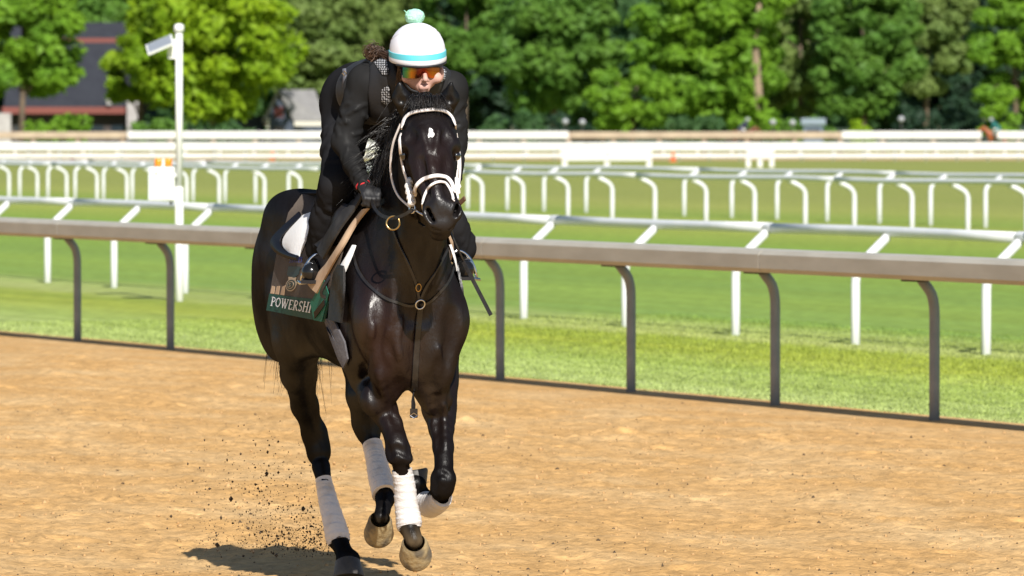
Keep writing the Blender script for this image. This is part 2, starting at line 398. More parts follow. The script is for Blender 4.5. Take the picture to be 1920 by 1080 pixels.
def sm(o, ang=40):
    o.data.polygons.foreach_set('use_smooth', np.ones(len(o.data.polygons), bool))
    try: o.data.set_sharp_from_angle(angle=math.radians(ang))
    except Exception: pass
    return o
# tan track rail
base = rail_pt(8, 0); f = empty('track_rail', base, 'tan boxy rail on bent grey posts along the dirt track', 'rail fence')
fence_posts(f, base, arm_post(M_gpost, .037, .77, -.12, .985), M_gpost, [rail_pt(RGAP*k, 0) for k in range(-8, 16)])
c0 = rail_pt(0, -.20, .955)
seg = RGAP*2
for k in range(-4, 8):                                           # rail lengths butted with a thin joint
    a = rail_pt(k*seg+.55, -.20, 1.045); b_ = rail_pt((k+1)*seg+.55-.012, -.20, 1.045); mid = (a+b_)/2
    sm(MB().box(mid, (np.linalg.norm(b_-a), .36, .158), (RU, RQ, (0, 0, 1)), .03).build('rail', M_tanrail, f), 20)
for k in range(-8, 16):
    MB().box(rail_pt(RGAP*k-.02, -.14, .955), (.22, .10, .02), (RU, RQ, (0, 0, 1))).build('bracket', M_bracket, f)
# white turf rails
def tube_rail(f, pts, r, mt, jl=None):
    o = MB().tube(pts, r, 12).build('rail', mt, f, smooth=True); return o
WB = np.array([-5.905, 84.75, 0]); WU = nrm([1.0045, -2.66, 0]); WG = 2.843
def wpt(u, o=0, z=0): return WB + WU*u + RQ*o + np.array([0, 0, z])
base = wpt(WG*5); f = empty('turf_rail', base, 'nearest white tubular rail on angled posts behind the tan rail', 'rail fence')
fence_posts(f, base, arm_post(M_white, .043, .62, .32, .98), M_white, [wpt(WG*k) for k in range(-6, 17)])
for k in range(-3, 8):
    pts = [wpt(WG*2*k+i*WG*.5, .36, 1.02+.006*math.sin(3.1*k+i)) for i in range(5)]
    pts[-1] = pts[-1]-WU*.02
    tube_rail(f, pts, .049, M_white)
    sm(MB().tube([wpt(WG*2*k-.09, .36, 1.02), wpt(WG*2*k+.07, .36, 1.02)], .052, 12).build('joint_sleeve', M_white, f), 30)
pxA = [-95,-38,17,70,125,182,238,293,350,411,496,563,630,700,770,838,904,981,1065,1148,1228,1324,1415,1510,1602,1710,1815,1925,2035]
pxB = [-65,-14,37,90,141,194,248,305,362,422,479,541,605,670,738,808,877,951,1020,1099,1283,1372,1457,1551,1649,1745,1848,1950,2060]
for nm, pxs, pf, off, lab in (('turf_rail', pxA, lambda x: (74.5+.0197*x)*.965, -.36, 'white tubular rail whose posts bend left, front of the curved pair'),
                         ('turf_rail', pxB, lambda x: 67.8+.0088*x+.0000035*x*x, .36, 'white tubular rail whose posts bend right, rear of the curved pair')):
    pts = []
    for x in pxs: D = FPX/pf(x); pts.append(np.array([(x-960)*D/FPX, D, 0]))
    base = pts[len(pts)//2]; f = empty(nm, base, lab, 'rail fence')
    fence_posts(f, base, arm_post(M_white, .045 if off < 0 else .045, .74, off*1.0, .99, n=8), M_white, pts)
    rp = [p + RQ*off*1.06 + np.array([0, 0, 1.01+.012*math.sin(i*1.7)]) for i, p in enumerate(pts)]
    for i in range(0, len(rp)-1, 4): tube_rail(f, spline(rp[i:i+5], 3), .052, M_white)
# far white boarded rail
def boards(f, D, z0_, z1_, th, segs, mt, name='board'):
    for a, b_ in segs:
        xa, xb = (a-960)*D/FPX, (b_-960)*D/FPX
        MB().box(((xa+xb)/2, D, (z0_+z1_)/2), (xb-xa-.02, th, z1_-z0_), None, .05).build(name, mt, f)
D = 373.; base = np.array([0, D, 0]); f = empty('inner_rail', base, 'long white double boarded rail across the far infield', 'rail fence')
ks = list(range(-120, 2060, 174))
boards(f, D, .56, 1.04, .16, [(a, a+174) for a in ks], M_whitefar)
boards(f, D, .16, .40, .10, [(a, a+174) for a in ks], M_whitefar)
mb = MB().box((0, .14, .44), (.13, .1, .96)); fence_posts(f, base, mb, M_whitefar, [np.array([(a-960)*D/FPX, D, 0]) for a in range(-120, 2060, 58)])
D = 396.; base = np.array([0, D, 0]); f = empty('inner_rail', base, 'thin white rail just beyond the double boarded rail', 'rail fence')
boards(f, D, .62, .86, .12, [(a, a+174) for a in ks], M_whitefar)
fence_posts(f, base, MB().box((0, .12, .40), (.12, .1, .9)), M_whitefar, [np.array([(a-960)*D/FPX, D, 0]) for a in range(-100, 2060, 64)])
# farthest rail, white and tan lengths
M_tanfar = mat('weathered_board', (.44, .35, .25), .8, (.36, .28, .2), .8); M_postfar = mat('weathered_post', (.36, .27, .2), .85)
D = 488.; base = np.array([0, D, 0]); f = empty('outer_rail', base, 'farthest rail of white and tan boards before the trees', 'rail fence')
boards(f, D, 1.0, 1.56, .16, [(240, 450), (450, 660), (660, 870), (870, 1066), (1578, 1710), (1710, 1840), (1870, 2080)], M_whitefar)
boards(f, D, 1.02, 1.52, .16, [(-80, 80), (80, 238), (1070, 1240), (1240, 1410), (1410, 1576)], M_tanfar)
fence_posts(f, base, MB().box((0, .16, .74), (.34, .14, 1.5)), M_postfar, [np.array([(a-960)*D/FPX, D, 0]) for a in (-20, 62, 146, 230, 320, 400, 478, 560, 645, 725, 810, 898, 982, 1066, 1150, 1236, 1320, 1400, 1490, 1576, 1655, 1750, 1835, 1910)])
# white panel and gate in the infield
def panel(name, label, cat, pxs, D, top, rails, pw):
    base = np.array([(pxs[0]-960)*D/FPX, D, 0]); f = empty(name, base, label, cat)
    for x in pxs: MB().box(((x-960)*D/FPX, D, top/2-.05), (pw, .12, top+.1)).build('post', M_whitefar, f)
    for z0_, z1_ in rails: boards(f, D-.09, z0_, z1_, .05, [(pxs[0]-2, pxs[-1]+2)], M_whitefar)
panel('white_barrier', 'white panelled barrier with three posts in the infield', 'barrier', (1059, 1138, 1217), 322., 1.03, ((.62, 1.0), (.30, .52)), .26)
panel('white_gate', 'narrow white gate of three posts in the infield', 'gate', (1403, 1425, 1447), 318., 1.06, ((.66, .92), (.42, .52)), .22)
M_orange = mat('orange_plastic', (.75, .16, .06), .5)
for px, py, lab in ((136, 302, 'small orange marker cone behind the left white rails'), (511, 301, 'small orange marker cone beside the jockey'), (1262, 303, 'small orange marker cone right of the white panelled barrier')):
    g = G(px, py); c = empty('marker_cone', g, lab, 'cone'); MB().tube([g, g+(0, 0, .55)], [.16, .04], 10).build('cone', M_orange, c, True); MB().box(g+(0, 0, .02), (.42, .42, .04)).build('cone_base', M_orange, c)
# ---- pole with solar panel and warning box
D = 75.8; base = np.array([(336-960)*D/FPX, D, 0]); f = empty('signal_pole', base, 'white pole with solar panel, white box and amber lamps', 'pole')
def PD(px, py, d=0): return P(px, py, 75.8+d)
M_pole = mat('pole_white', (.80, .80, .79), .45, (.7, .7, .69), 2)
M_boxside = mat('box_grey', (.45, .52, .58), .5); M_solar = mat('solar_cell', (.30, .33, .37), .3, metal=.1); M_amber = mat('amber_lens', (.85, .25, .01), .2, coat=.6); M_dark = mat('dark_metal', (.05, .05, .05), .5)  # solar cells: pale reflected light put into the base colour
zt = PD(336, 55)[2]
MB().tube([base+(0, 0, -.3), base+(0, 0, zt*.42)], .047, 14).build('pole', M_pole, f, True)
MB().tube([base+(0, 0, zt*.42), base+(0, 0, zt-.01)], .041, 14).build('upper_pole', M_pole, f, True)
MB().tube([base+(0, 0, zt-.03), base+(0, 0, zt+.03), base+(0, 0, zt+.055), base+(0, 0, zt+.065)], [.058, .058, .045, .015], 14).build('pole_cap', M_pole, f, True)
c = PD(300, 84, -.05); a1 = nrm(PD(326, 74, -.05)-PD(274, 96, -.05)); ay = nrm([0, .93, .36]); ay = nrm(ay-a1*np.dot(ay, a1)); az = np.cross(a1, ay)
if az[2] < 0: az = -az
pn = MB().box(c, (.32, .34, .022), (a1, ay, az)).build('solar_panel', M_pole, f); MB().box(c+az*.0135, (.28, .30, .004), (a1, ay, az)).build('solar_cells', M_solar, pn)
MB().box(PD(322, 92, 0), (.09, .08, .22)).build('bracket', M_pole, f)
cb = PD(304, 345, -.12); bx = MB().box(cb, (.285, .24, .385), None, .012).build('signal_box', M_pole, f)
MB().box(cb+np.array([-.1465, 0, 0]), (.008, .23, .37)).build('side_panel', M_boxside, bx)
MB().box(cb+np.array([-.012, -.1225, 0]), (.24, .006, .33)).build('door', M_pole, bx); MB().box(cb+np.array([-.06, -.128, .12]), (.03, .006, .02)).build('latch', M_dark, bx)
MB().box(cb+np.array([.10, .02, -.21]), (.03, .05, .05)).build('bracket', M_dark, f); MB().box(cb+np.array([.13, .06, .10]), (.06, .1, .04)).build('bracket', M_pole, f)
for k, px in enumerate((297, 315)): MB().tube([PD(px, 313, -.12), PD(px, 300, -.12), PD(px, 296, -.12)], [.048, .046, .03], 14).build('amber_lamp', M_amber, f, True)
MB().tube([PD(306, 313, -.14), PD(306, 298, -.14)], .018, 8).build('lamp_housing', M_pole, f)
# ================================================================== BACKDROP: trees and buildings
M_bark = mat('bark', (.16, .115, .08), .9, (.10, .075, .055), 2)
def leafmat(name, c, v): return mat(name, c, .6, v, .35, spec=.25, transl=.4, thr=(.3, .7))
LM = {'lime': leafmat('leaf_lime', (.29, .42, .014), (.17, .31, .014)), 'green': leafmat('leaf_green', (.135, .26, .035), (.08, .19, .03)),
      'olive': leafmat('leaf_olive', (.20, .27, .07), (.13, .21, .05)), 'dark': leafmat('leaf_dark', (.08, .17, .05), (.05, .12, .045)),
      'fresh': leafmat('leaf_fresh', (.19, .35, .022), (.12, .26, .025)), 'shade_green': leafmat('leaf_shade', (.022, .05, .032), (.035, .08, .036))}  # darkest leaf colour holds the shade of gaps and understory
def leaves(cs, rs, per, size, flat=.8, seed=0):
    r = np.random.default_rng(seed); C = np.repeat(np.asarray(cs), per, 0); R = np.repeat(np.asarray(rs), per)
    n_ = len(C); d = r.normal(size=(n_, 3)); d /= np.linalg.norm(d, axis=1)[:, None]
    rad = R*(.55+.5*r.random(n_)**.6); p_ = C+d*rad[:, None]*np.array([1, 1, flat])
    nn = d*.7+r.normal(size=(n_, 3))*.55+np.array([0, -.15, .35]); nn /= np.linalg.norm(nn, axis=1)[:, None]
    a = np.cross(nn, r.normal(size=(n_, 3))); a /= np.linalg.norm(a, axis=1)[:, None]; b_ = np.cross(nn, a); s_ = size*(.6+.8*r.random(n_))[:, None]
    V = np.stack([p_-a*s_, p_-b_*s_*.5, p_+a*s_, p_+b_*s_*.5], 1).reshape(-1, 3); F = np.arange(4*n_).reshape(-1, 4); return V, F
def tree(name, px, D, hgt, rx, zlow, kind, label, seed, nclump=46, per=120, size=.30, trunk=.22, group='trees behind the racecourse', shape='round', cr=(.12, .22)):
    r = random.Random(seed); base = np.array([(px-960)*D/FPX, D, 0]); t = empty(name, base, label, 'tree', group)
    cs = []; rs = []; zc = (zlow+hgt)/2; rz = (hgt-zlow)/2
    for k in range(nclump):
        while True:
            q = np.array([r.uniform(-1, 1), r.uniform(-1, .75), r.uniform(-1, 1)]); m_ = np.linalg.norm(q)
            if .35 < m_ < 1: break
        wid = 1.0 if shape == 'round' else (1.05-.75*(q[2]*.5+.5) if shape == 'cone' else 1)
        cs.append(base+np.array([q[0]*rx*wid, q[1]*rx*.85*wid, zc+q[2]*rz])); rs.append(r.uniform(*cr)*min(rx, rz)*1.6)
    V, F = leaves(cs, rs, per, size, .72, seed)
    V[:, 2] = np.maximum(V[:, 2], .05)
    mk('crown', V, F, LM[kind], t)
    mb = MB(); lean = r.uniform(-.3, .3)
    pts = [base+(0, 0, -.2), base+(lean*.3, 0, hgt*.25), base+(lean, 0, hgt*.5), base+(lean*1.2, 0, hgt*.8)]
    mb.tube(pts, [trunk*1.25, trunk, trunk*.75, trunk*.2], 9)
    for c in cs[:10]:
        b0 = pts[1]+(pts[3]-pts[1])*r.uniform(0, .6); mid = (b0+c)/2+(0, 0, .3); mb.tube([b0, mid, c], [trunk*.4, trunk*.25, trunk*.08], 6)
    mb.build('trunk', M_bark, t, True); return t
T = [ # px, D, height, crown radius, crown bottom, kind, label
 (40, 505, 14.5, 4.6, 3.6, 'fresh', 'leafy green tree at the left edge before the dark roof', 52, .42),
 (395, 515, 15.0, 6.2, 2.0, 'lime', 'big bright yellow-green tree behind the solar pole', 70, .40),
 (262, 520, 9.0, 2.6, 3.4, 'lime', 'small yellow-green tree left of the solar pole', 20, .36),
 (600, 548, 15.5, 4.6, 3.0, 'olive', 'olive green tree behind the jockey', 50, .36),
 (735, 560, 16, 4.4, 2.4, 'olive', 'dull olive tree hidden partly by the white helmet', 46, .34),
 (870, 556, 15.5, 3.6, 4.0, 'green', 'green tree just right of the white helmet', 38, .34),
 (1040, 540, 15.0, 5.0, 2.8, 'green', 'wide green tree right of the dark gap in the wood', 60, .36),
 (1185, 520, 6.6, 3.3, 1.2, 'fresh', 'low bright green tree with spreading lower boughs', 30, .34),
 (1330, 532, 15.5, 5.4, 2.4, 'fresh', 'tall bright green tree near the middle right', 66, .38),
 (1500, 545, 16, 3.9, 2.2, 'olive', 'olive tree with bare trunk showing, right of centre', 44, .34),
 (1620, 538, 14.5, 4.4, 2.2, 'green', 'dense mid green tree right of the bare trunk', 54, .34),
 (1735, 552, 15.5, 4.0, 4.6, 'olive', 'olive green tree above the dark hollow at the right', 42, .34),
 (1905, 525, 14.5, 3.6, 2.8, 'fresh', 'fresh green tree at the right edge', 44, .36)]
for i, (px, D, hg, rx, zl, kd, lab, nc, sz) in enumerate(T):
    tree('broadleaf_tree', px, D, hg, rx, zl, kd, lab, 100+i, int(nc*1.5), 150, sz, cr=(.11, .20))
# bare pale trunk standing in front of the crowns
D = 528.; base = np.array([(1418-960)*D/FPX, D, 0]); t = empty('broadleaf_tree', base, 'tree with a tall pale bare trunk and small high crown', 'tree', 'trees behind the racecourse')
M_pbark = mat('pale_bark', (.30, .22, .15), .9, (.2, .15, .1), 2)
MB().tube([base+(0, 0, -.2), base+(.2, 0, 4), base+(-.1, 0, 8), base+(.3, 0, 12.5)], [.42, .36, .3, .15], 10).build('trunk', M_pbark, t, True)
V, F = leaves([base+(0.5, .5, 12.5), base+(-1.5, .4, 11.6), base+(2, 0, 12.2), base+(-.4, 1, 14), base+(-.3, -.8, 3.6), base+(.7, -.6, 2.4), base+(-1.1, -.5, 2.2), base+(-1.3, 0, 5.0), base+(1.4, 0, 5.6), base+(.4, -.7, 10.4)], [1.3, 1.2, 1.3, 1.5, 1.2, 1.3, 1.2, 1.1, 1.0, .8], 170, .34, .75, 5); mk('crown', V, F, LM['fresh'], t)
# second row, the wood's shaded interior put into darker leaf colours, then far wood
for i, (px, D, hg, rx, zl, kd, lab) in enumerate([
 (150, 590, 19, 5.5, 1.5, 'green', 'tall green tree rising behind the dark roofed building'), (500, 600, 18, 5, 1, 'dark', 'dark tree deep behind the yellow-green one'),
 (680, 605, 19, 5, 1, 'green', 'tall tree in the back row above the jockey'), (915, 600, 19, 4.4, .6, 'shade_green', 'shade-dark tree standing in the deep gap right of the jockey'),
 (1130, 605, 19, 5, 1, 'dark', 'dark back row tree left of centre right'), (1260, 600, 18, 5, .8, 'dark', 'dark back row tree behind the low spreading boughs'),
 (1450, 605, 19, 5, .8, 'green', 'tall back row tree behind the bare pale trunk'), (1660, 600, 18, 5, .8, 'dark', 'dark back row tree behind the dense mid green one'),
 (1800, 585, 15, 4.6, .3, 'shade_green', 'shade-dark tree in the hollow near the right edge')]):
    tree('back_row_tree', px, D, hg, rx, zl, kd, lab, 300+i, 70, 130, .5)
cs = []; rs = []
for k in range(520):
    x = random.uniform(-62, 62); y = random.uniform(640, 668); z = random.uniform(.5, 24); cs.append((x, y, z)); rs.append(random.uniform(1.6, 2.8))
V, F = leaves(cs, rs, 60, .8, .8, 77); tag(mk('far_wood', V, F, LM['dark']), 'dark mass of woodland closing the view behind the trees', 'wood', kind='stuff')
M_backing = mat('dark_backing', (.03, .06, .03), .95, (.02, .04, .022), .2)  # rising backing added behind the wood, deep shade put into its colour
V = []; F = []
for i in range(41):
    for j, (y, z) in enumerate(((600, -.5), (672, 3), (690, 26), (760, 34))): V.append((-400+20*i, y+3*math.sin(i), z+(1.5*math.sin(i*1.7) if j > 1 else 0)))
for i in range(40):
    for j in range(3): F.append((i*4+j, (i+1)*4+j, (i+1)*4+j+1, i*4+j+1))
tag(mk('wood_backing', V, F, M_backing, smooth=True), kind='structure')
# understory bushes and hedges; the band's shade is put into the darker leaf colours
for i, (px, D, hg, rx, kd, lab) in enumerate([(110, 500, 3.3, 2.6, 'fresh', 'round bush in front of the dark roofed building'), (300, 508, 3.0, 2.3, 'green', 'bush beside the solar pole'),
 (420, 512, 2.4, 2.6, 'dark', 'dark bush left of the small grey cottage'), (960, 530, 3.2, 2.8, 'dark', 'dark bush in the gap right of the jockey'), (1060, 528, 2.9, 2.6, 'shade_green', 'very dark bush left of the spreading boughs'),
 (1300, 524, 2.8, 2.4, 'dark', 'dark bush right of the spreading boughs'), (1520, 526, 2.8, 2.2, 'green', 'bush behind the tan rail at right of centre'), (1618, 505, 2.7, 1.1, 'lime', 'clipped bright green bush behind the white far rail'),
 (1760, 530, 3.4, 3.6, 'shade_green', 'dark hedge bush in the hollow at the right'), (1870, 515, 4.2, 1.8, 'fresh', 'leafy bush beside the far rider')]):
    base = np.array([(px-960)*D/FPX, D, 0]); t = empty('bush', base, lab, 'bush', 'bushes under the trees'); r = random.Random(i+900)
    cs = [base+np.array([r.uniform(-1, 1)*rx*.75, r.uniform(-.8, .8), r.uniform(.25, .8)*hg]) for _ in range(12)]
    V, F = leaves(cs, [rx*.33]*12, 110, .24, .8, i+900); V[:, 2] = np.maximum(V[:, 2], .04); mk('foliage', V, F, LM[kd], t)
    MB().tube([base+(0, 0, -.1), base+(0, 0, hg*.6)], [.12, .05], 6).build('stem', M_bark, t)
# ---- dark roofed building at the left
M_roof = mat('slate_roof', (.014, .016, .024), .8, (.02, .023, .032), 1.2); M_red = mat('red_trim', (.18, .05, .038), .7); M_wall = mat('dark_wall', (.055, .045, .042), .8); M_stone = mat('pale_stone', (.42, .40, .39), .85, (.33, .31, .3), 1.5)
M_glass = mat('window_glass', (.02, .03, .04), .08, spec=.8)
D = 534.; k = D/FPX; X = lambda px: (px-960)*k; Z = lambda py, d=0: 2-(py-235)*(D+d)/FPX
base = np.array([X(130), D, 0]); b = empty('long_barn', base, 'long building with dark slate roof and red fascia at left', 'building')
MB().box((X(125), D+5.2, Z(213)/2), (X(238)-X(12), 9.5, Z(213))).build('wall', M_wall, b)
xa, xb = X(8), X(243); z0_, z1_ = Z(203), Z(42, 8)
def roofslab(za, zb, ya, yb, th, m, nm, par, xa=xa, xb=xb):
    V = [(xa, ya, za), (xb, ya, za), (xb, yb, zb), (xa, yb, zb)]; V += [(v[0], v[1]+.02, v[2]-th) for v in V]
    return mk(nm, V, [(0, 1, 2, 3), (7, 6, 5, 4), (0, 4, 5, 1), (1, 5, 6, 2), (2, 6, 7, 3), (3, 7, 4, 0)], m, par)
rf = roofslab(z0_, z1_, D-.5, D+8, .2, M_roof, 'roof', b); roofslab(z1_, z0_, D+8.01, D+16, .2, M_roof, 'roof', b)
for py in (76,): 
    zz = Z(py, 6); yy = D-.5+8.5*(zz-z0_)/(z1_-z0_); MB().box(((xa+xb)/2, yy-.05, zz), (xb-xa, .3, .38)).build('ridge_band', M_red, rf)
MB().box(((xa+xb)/2, D-.66, Z(207)), (xb-xa+.2, .12, .55)).build('fascia', M_red, b)
MB().box((X(252), D-1.0, Z(180)/2), (1.0, 1.0, Z(180))).build('stone_pillar', M_stone, b); MB().box((X(8), D-1.2, Z(212)/2), (1.3, 1.0, Z(212))).build('stone_pillar', M_stone, b)
MB().box((X(206), D-.9, Z(190)), (.35, .3, .6)).build('roof_vent', M_stone, rf)
for px in (40, 85, 130, 180, 222):
    wn = MB().box((X(px), D+.42, 1.5), (1.2, .06, 1.1)).build('window', M_glass, b); MB().box((X(px), D+.40, .92), (1.36, .1, .08)).build('sill', M_stone, wn)
# ---- small grey cottage
D = 522.; M_shing = mat('grey_shingle', (.24, .235, .235), .85, (.19, .185, .185), 2); M_navy = mat('blue_grey_wall', (.045, .06, .09), .8); M_cream = mat('cream_trim', (.6, .57, .5), .7)
base = np.array([(545-960)*D/FPX, D, 0]); b = empty('cottage', base, 'small cottage with grey gabled roof beside the jockey', 'building')
ze = 2-(222-235)*D/FPX; zr = 2-(168-235)*D/FPX; ax_ = X(545); k = D/FPX; X = lambda px: (px-960)*k
gx0, gx1, gy0, gy1 = X(500), X(548), D, D+5
xr0 = X(524)
mk('wall', [(gx0, gy0, 0), (gx1, gy0, 0), (gx1, gy0, ze), (xr0, gy0, zr-.15), (gx0, gy0, ze), (gx0, gy1, 0), (X(605), gy1, 0), (X(605), gy1, ze), (gx0, gy1, ze), (X(605), gy0+1.5, 0), (X(605), gy0+1.5, ze)],
   [(0, 1, 2, 3, 4), (5, 0, 4, 8), (1, 9, 10, 2), (9, 6, 7, 10), (6, 5, 8, 7)], M_navy, b)
V = [(xr0-.1, gy0-.3, zr), (X(588), gy0+3.2, zr), (X(612), gy0+1.2, ze-.15), (X(552), gy0-.35, ze-.15)]; V += [(v[0], v[1]+.05, v[2]-.14) for v in V]
BF = [(0, 1, 2, 3), (7, 6, 5, 4), (0, 4, 5, 1), (1, 5, 6, 2), (2, 6, 7, 3), (3, 7, 4, 0)]
rf = mk('roof', V, BF, M_shing, b)
V = [(xr0-.1, gy0-.3, zr-.004), (X(586), gy0+3.4, zr-.004), (X(545), gy1, ze-.2), (X(492), gy0-.3, ze-.2)]; V += [(v[0], v[1]+.05, v[2]-.14) for v in V]
mk('roof', V, BF, M_shing, b)
MB().box(((X(552)+X(606))/2, gy0-.2, ze-.42), (X(606)-X(552), .2, .34), None).build('eaves_board', M_cream, b)
MB().box((X(503), gy0-.12, ze/2), (.22, .2, ze)).build('corner_post', M_cream, b)
wn = MB().box((X(523), gy0-.02, ze+.5), (.7, .06, .8)).build('window', mat('red_shutter', (.16, .04, .04), .7), b)
wn = MB().box((X(525), gy0-.02, 1.3), (.9, .06, 1.1)).build('window', M_glass, b)
MB().box((X(580), gy0+1.1, 1.2), (.9, .06, 1.2)).build('window', M_glass, b)
# ---- low dark shed left of the cottage, pale booth, globe lamps behind the far rail
D = 524.; k = D/FPX; base = np.array([X(468), D, 0]); b = empty('shed', base, 'low dark shed left of the grey cottage', 'building')
MB().box((X(468), D+1.5, 1.3), (2.2, 3, 2.6)).build('wall', M_navy, b); MB().box((X(468), D+1.4, 2.68), (2.6, 3.4, .14)).build('roof', M_roof, b); MB().box((X(462), D-.02, 1.1), (.8, .05, 1.9)).build('door', M_wall, b)
M_globe = mat('white_globe', (.33, .34, .36), .5)
for i, (px, py, lab) in enumerate([(1060, 228, 'white globe lamp left of the spreading boughs'), (1092, 229, 'second white globe lamp from the jockey'), (1449, 229, 'white globe lamp beside the pale bare trunk'),
   (1486, 230, 'white globe lamp left of the pale booth'), (1690, 223, 'white globe lamp right of the clipped bush'), (1848, 222, 'white globe lamp left of the green clad rider')]):
    D = 515.; c = P(px, py, D); base = np.array([c[0], D, 0]); l_ = empty('globe_lamp', base, lab, 'lamp', 'globe lamps behind the far rail')
    F_ = []; MB().tube([base, base+(0, 0, c[2]-.2)], .06, 6).build('lamp_post', M_dark, l_)
    MB().tube([c+(0, 0, z) for z in (-.24, -.19, -.08, .06, .17, .23)], [.05, .16, .25, .25, .15, .03], 12).build('globe', M_globe, l_, True)
D = 518.; c = P(1525, 240, D); base = np.array([c[0], D, 0]); b = empty('booth', base, 'pale blue booth behind the tan far rail', 'booth')
MB().box(base+(0, .6, 1.0), (1.5, 1.2, 2.0)).build('wall', mat('pale_blue', (.12, .16, .21), .6), b); MB().box(base+(0, .6, 2.3), (1.9, 1.6, .5)).build('roof', mat('pale_roof', (.2, .25, .3), .6), b); MB().box(base+(0, -.02, 1.35), (1.1, .05, .7)).build('window', M_glass, b)
# ================================================================== HORSE
SY = .325; CY = math.sqrt(1-SY*SY)
HF = np.array([SY, -CY, 0]); HL = np.array([CY, SY, 0]); HU = np.array([0, 0, 1.0]); HAX = np.array([HF, HL, HU])
HO = np.array([(784-960)*27.5/FPX, 27.5, 0])
def L(s, t, z): return HO + HF*s + HL*t + HU*z
def toL(p): q = np.asarray(p)-HO; return np.array([q@HF, q@HL, q[2]])
def rotax(ax, axis, deg):
    from mathutils import Matrix
    R = np.array(Matrix.Rotation(math.radians(deg), 3, Vector(axis))); return (R@np.asarray(ax).T).T
H = Field((-1.36, 26.62, 0.0), (0.16, 29.66, 2.26), .0088)
# trunk
H.ell(L(-.72, 0, 1.285), (.66, .25, .33), HAX, .05)
H.ell(L(-.26, .005, 1.27), (.27, .205, .345), HAX, .10)
H.ell(L(-.50, 0, 1.50), (.34, .10, .16), HAX, .12)                   # withers
H.ell(L(-1.02, 0, 1.42), (.40, .21, .235), HAX, .12)                 # loin
H.ell(L(-1.36, 0, 1.43), (.36, .236, .285), HAX, .10)                # croup
for sgn in (-1, 1):
    H.ell(L(-1.46, .14*sgn, 1.30), (.25, .115, .33), rotax(HAX, HL, 12), .09)     # thigh
    H.ell(L(-1.16, .165*sgn, 1.14), (.16, .075, .15), HAX, .12)                      # stifle/flank
    H.ell(L(-1.34, .12*sgn, 1.62), (.20, .11, .10), HAX, .08)                      # gluteal
    H.cap(L(-.40, .125*sgn, 1.55), L(-.10, .142*sgn, 1.20), .092, .098, .06, (HL, .85))   # shoulder blade
    H.ell(L(-.09, .142*sgn, 1.17), (.07, .066, .13), HAX, .13)                       # point of shoulder
    H.ell(L(-.33, .165*sgn, 1.12), (.14, .085, .19), rotax(HAX, HL, -20), .05)         # triceps
    H.ell(L(-.085, .095*sgn, 1.05), (.10, .085, .15), rotax(HAX, HF, 14*sgn), .055)                      # pectoral
    H.cap(L(-.13, .05*sgn, 1.0), L(-.16, .13*sgn, .86), .085, .07, .05)
H.cap(L(.015, 0, 1.2), L(.0, 0, .93), .010, .016, .03, None, True)                     # groove between the pectorals
# neck
pollN = P(797, 238, 27.50)
H.cap(L(-.36, 0, 1.40), pollN, .215, .115, .10, (HL, .82))
H.cap(L(-.20, 0, 1.28), P(800, 320, 27.42), .20, .105, .08, (HL, .85))
H.cap(L(-.52, 0, 1.60), P(795, 205, 27.44), .085, .060, .07, (HL, .62))               # crest
H.cap(L(-.04, .07, 1.26), P(812, 372, 27.36), .06, .035, .05)                         # brachial muscles
H.cap(L(-.04, -.07, 1.26), P(782, 372, 27.36), .06, .035, .05)
# head
hA = P(801, 215, 27.26); hB = P(829, 425, 26.98)
hax2 = nrm(hB-hA); hlat = nrm(np.array([1, 0, 0])-hax2*hax2[0]); hfr = np.cross(hax2, hlat); hfr = -hfr if hfr[1] > 0 else hfr
HX = np.array([hlat, hax2, hfr])
def hp(px, py, D): return P(px, py, D)
H.ell(hp(803, 258, 27.27), (.118, .15, .125), HX, .04)                                 # cranium
H.ell(hp(802, 212, 27.33), (.085, .07, .09), HX, .05)                                  # poll
for px in (772, 835): H.ell(hp(px, 335, 27.31), (.055, .155, .135), HX, .05)           # cheeks
H.cap(hp(806, 285, 27.15), hp(824, 372, 27.01), .098, .068, .05, (hfr, .8))            # face
H.cap(hp(809, 300, 27.09), hp(826, 385, 26.965), .055, .046, .03)                      # nasal bone
H.ell(hp(806, 262, 27.17), (.085, .10, .06), HX, .05)                                  # flat forehead
for px, py in ((762, 272), (848, 274)): H.ell(hp(px, py, 27.18), (.034, .042, .045), HX, .025)   # brow
for px, py in ((774, 318), (845, 320)): H.cap(hp(px, py-8, 27.17), hp(px+(9 if px < 800 else -2), py+38, 27.10), .018, .010, .03)   # facial crest
H.ell(hp(828, 400, 26.99), (.070, .075, .070), HX, .04)                                # muzzle
for px, py in ((808, 402), (853, 396)): H.ell(hp(px, py, 26.955), (.030, .044, .034), HX, .022)
H.ell(hp(828, 424, 26.955), (.052, .030, .045), HX, .02)                               # upper lip
H.ell(hp(826, 437, 27.00), (.044, .026, .045), HX, .012)                               # chin
H.cap(hp(800, 428, 26.93), hp(852, 426, 26.95), .004, .004, .012, None, True)          # mouth line hint
H.cap(hp(801, 396, 26.930), hp(811, 413, 26.925), .016, .012, .008, (HX[0], .75), True)   # nostrils
H.cap(hp(859, 388, 26.935), hp(855, 404, 26.928), .015, .010, .008, (HX[0], .75), True)
for px, py in ((757, 291), (856, 292)): H.ell(hp(px, py, 27.135), (.018, .022, .03), HX, .018, True)   # eye sockets
# ears
def ear(bx, by, tx, ty, ox):
    a = hp(bx, by, 27.30); b = hp(tx, ty, 27.24); m_ = hp(bx*.6+tx*.4+ox, by*.6+ty*.4, 27.275)
    H.cap(a, m_, .030, .037, .02, (hfr, .8)); H.cap(m_, b, .037, .005, .015, (hfr, .7))
    H.cap(m_+np.array([0, -.035, -.012]), b+np.array([0, -.018, -.045]), .016, .004, .012, None, True)
ear(758, 204, 749, 152, -1); ear(838, 204, 846, 152, 2)
